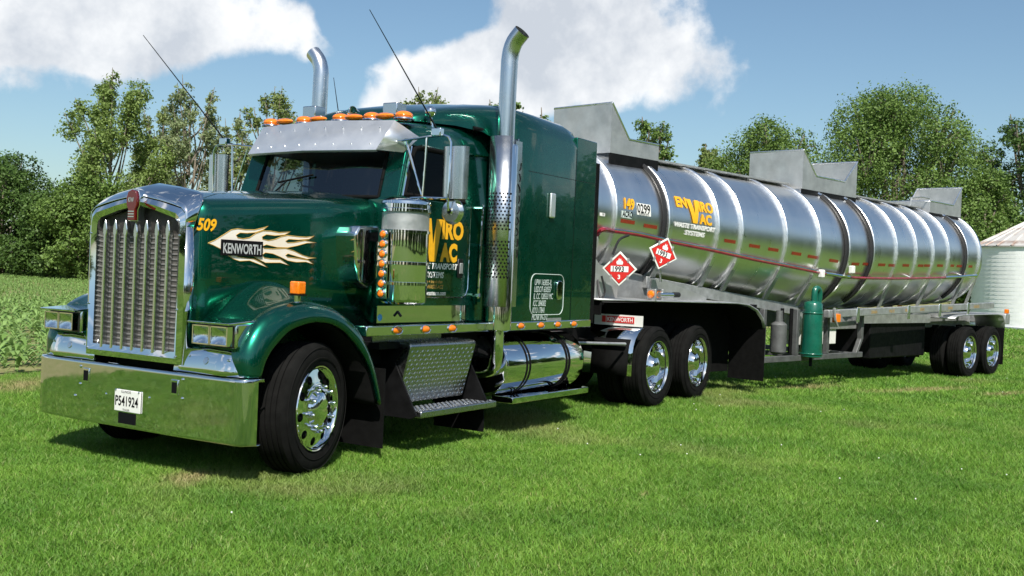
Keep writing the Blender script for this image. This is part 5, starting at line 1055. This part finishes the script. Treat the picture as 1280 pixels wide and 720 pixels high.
# placards
def placard(px_, py_, yl, yaw, sz, roll=0):
    c = PT(px_, py_, yl); o = empty('placard_pivot')  # temporary frame
    M_ = Matrix.Translation(c) @ Matrix.Rotation(yaw, 4, 'Z') @ Matrix.Rotation(roll, 4, 'Y'); bpy.data.objects.remove(o)
    def sq(h, y): return [(0, y, -h), (h, y, 0), (0, y, h), (-h, y, 0)]
    fr = MB().hexa(sq(sz, .012)+sq(sz, -.004)); fr.xf(M_); fo = fr.build('placard', 'plate_white', TL, bevel=.006)
    MB().add(sq(sz*.83, -.0075), [(0, 1, 2, 3)]).xf(M_).build('placard_face', 'red_print', fo)
    MB().add(sq(sz*.86, -.0062), [(0, 1, 2, 3)]).xf(M_).build('placard_line', 'black_print', fo)
    MB().add([(-sz*.50, -.0095, -sz*.17), (sz*.50, -.0095, -sz*.17), (sz*.50, -.0095, sz*.15), (-sz*.50, -.0095, sz*.15)], [(0, 1, 2, 3)]).xf(M_).build('number_panel', 'white_print', fo)
    f = lambda ox, oz, yy=-.0108: (lambda u, v, h=0: M_ @ Vector((ox+u, yy-h, oz+v)))
    text('placard_number', '1993', sz*.42, 'black_print', fo, f(-sz*.45, -sz*.155), sz*.008, 0, .86); text('class_number', '3', sz*.34, 'white_print', fo, f(-sz*.10, -sz*.58, -.0092), sz*.01)
    fl_ = [(-.16, .24), (.16, .24), (.19, .36), (.13, .48), (.10, .40), (.06, .60), (0, .50), (-.05, .62), (-.11, .42), (-.15, .48), (-.20, .36)]
    MB().add([(a*sz, -.0095, b*sz) for a, b in fl_], [tuple(range(len(fl_)))]).xf(M_).build('flame_symbol', 'white_print', fo)
    for a, b in ((.4, .45), (-.4, .45), (.4, -.45), (-.4, -.45)): MB().box(a*sz*1.2-.012, a*sz*1.2+.012, -.012, .0, b*sz*1.1-.03, b*sz*1.1+.03).xf(M_).build('placard_clip', 'dull_aluminium', fo)
    MB().box(-.02, .02, .014, .03, -sz*.95, sz*.1).xf(M_).build('placard_post', 'dull_aluminium', fo)
placard(774.5, 336, -1.19, -.98, .215)
placard(829, 317, -1.27, -.42, .215, .30)
MB().tube([PT(826, 352, -1.1), PT(824, 325, -1.22)], .015, 6).build('placard_stand', 'dull_aluminium', TL)

# equipment under the tank: green muffler cylinder, filter, landing gear, frame
gc = PT(1015, 412, -1.12); gx = gc.x; m = MB().lathe([(.50, 0), (.50, .12), (.515, .168), (.54, .172), (1.22, .15), (1.34, .145), (1.37, .12), (1.385, .07), (1.385, 0)], (gx, -1.12, 0), (0, 0, 1), 28); gn = m.build('green_silencer', 'green_dull', TL, angle=40)
MB().tube(smooth_path([(gx+.03, -1.12, 1.36), (gx+.03, -1.12, 1.52), (gx+.07, -1.12, 1.58), (gx+.15, -1.12, 1.57), (gx+.19, -1.12, 1.48), (gx+.19, -1.10, 1.30)], 5), .05, 12).build('silencer_elbow', 'green_dull', gn)
MB().cyl((gx, -1.12, .36), (gx, -1.12, .51), .025, n=10).build('silencer_drain', 'black_paint', gn)
for z in (.56, 1.2): MB().lathe([(z-.012, .176 if z < 1 else .155), (z+.012, .176 if z < 1 else .155)], (gx, -1.12, 0), (0, 0, 1), 28).build('silencer_band', 'green_dull', gn, solid=.006)
fb = MB()
x0, x1, z0 = 2.75, 6.05, .44
fb.box(x0, x1, -1.03, -.95, z0, z0+.09); fb.box(x0, x1, .95, 1.03, z0, z0+.09)
for x in (x0, 3.75, 4.75): fb.box(x, x+.08, -1.03, -.95, z0+.09, 1.25); fb.box(x, x+.08, .95, 1.03, z0+.09, 1.25)
fb.hexa([(x1-.08, -1.03, z0+.3), (x1, -1.03, z0+.3), (x1, -.95, z0+.3), (x1-.08, -.95, z0+.3), (x1-.08, -1.03, 1.2), (x1, -1.03, 1.2), (x1, -.95, 1.2), (x1-.08, -.95, 1.2)]); fb.hexa([(x1-.3, -1.03, z0), (x1-.22, -1.03, z0), (x1-.22, -.95, z0), (x1-.3, -.95, z0), (x1-.08, -1.03, z0+.32), (x1, -1.03, z0+.32), (x1, -.95, z0+.32), (x1-.08, -.95, z0+.32)])
for x in (x0+.02, 4.4, x1-.3): fb.box(x, x+.08, -.95, .95, z0+.005, z0+.085)
fb.build('equipment_frame', 'grey_dark', TL, bevel=.008)
MB().box(5.0, 6.2, -.45, .0, .62, 1.18).build('tool_cabinet', 'plate_white', TL, bevel=.01)
MB().box(3.4, 3.75, -.5, .2, .53, 1.15).build('pump_housing', 'black_paint', TL, bevel=.03); MB().box(4.2, 4.6, .3, .8, .53, .95).build('pump_housing', 'black_paint', TL, bevel=.03)
p = PT(974, 400, -.85); MB().lathe([(.55, 0), (.55, .10), (.58, .125), (1.0, .125), (1.03, .10), (1.05, .06), (1.22, .05)], (p.x, -.85, 0), (0, 0, 1), 20).build('filter_canister', 'grey_dark', TL)
for x, y in ((p.x+.35, -.7), (p.x+.55, -.75)): MB().cyl((x, y, .53), (x, y, 1.25), .03, n=8).build('standpipe', 'black_paint', TL)
for s in (-1, 1):
    lg = MB().box(3.0, 3.12, s*.62-.06, s*.62+.06, .55, 1.3).box(3.02, 3.10, s*.62-.045, s*.62+.045, .25, .56).box(2.94, 3.18, s*.62-.13, s*.62+.13, .22, .25).build('landing_leg', 'black_paint', TL)
MB().box(4.7, 4.85, -1.2, -1.12, 1.05, 1.19).build('side_marker', 'amber_lens', TL, bevel=.01)
p = PT(1047, 400, -1.18); MB().tube([PT(1043, 385, -1.19), PT(1044, 400, -1.2), PT(1047, 408, -1.2)], .022, 6).build('drain_valve', 'dull_aluminium', TL)
# trailer wheels
L1, L2, TZ = 10.43, 11.68, .422
for x in (L1, L2):
    for y, src, rz, ry in ((-1.2, rw, 0, .3+x), (1.2, rw, math.pi, x), (-.865, iw, 0, 0), (.865, iw, math.pi, 0)):
        c = copy_tree(src, TL); c.location = (x, y, TZ); c.rotation_euler = (0, ry, rz)
    MB().cyl((x, -1.0, TZ), (x, 1.0, TZ), .07, n=12).build('trailer_axle', 'black_paint', TL); MB().box(x-.15, x+.15, -.5, .5, TZ+.05, .93).build('suspension', 'black_paint', TL)
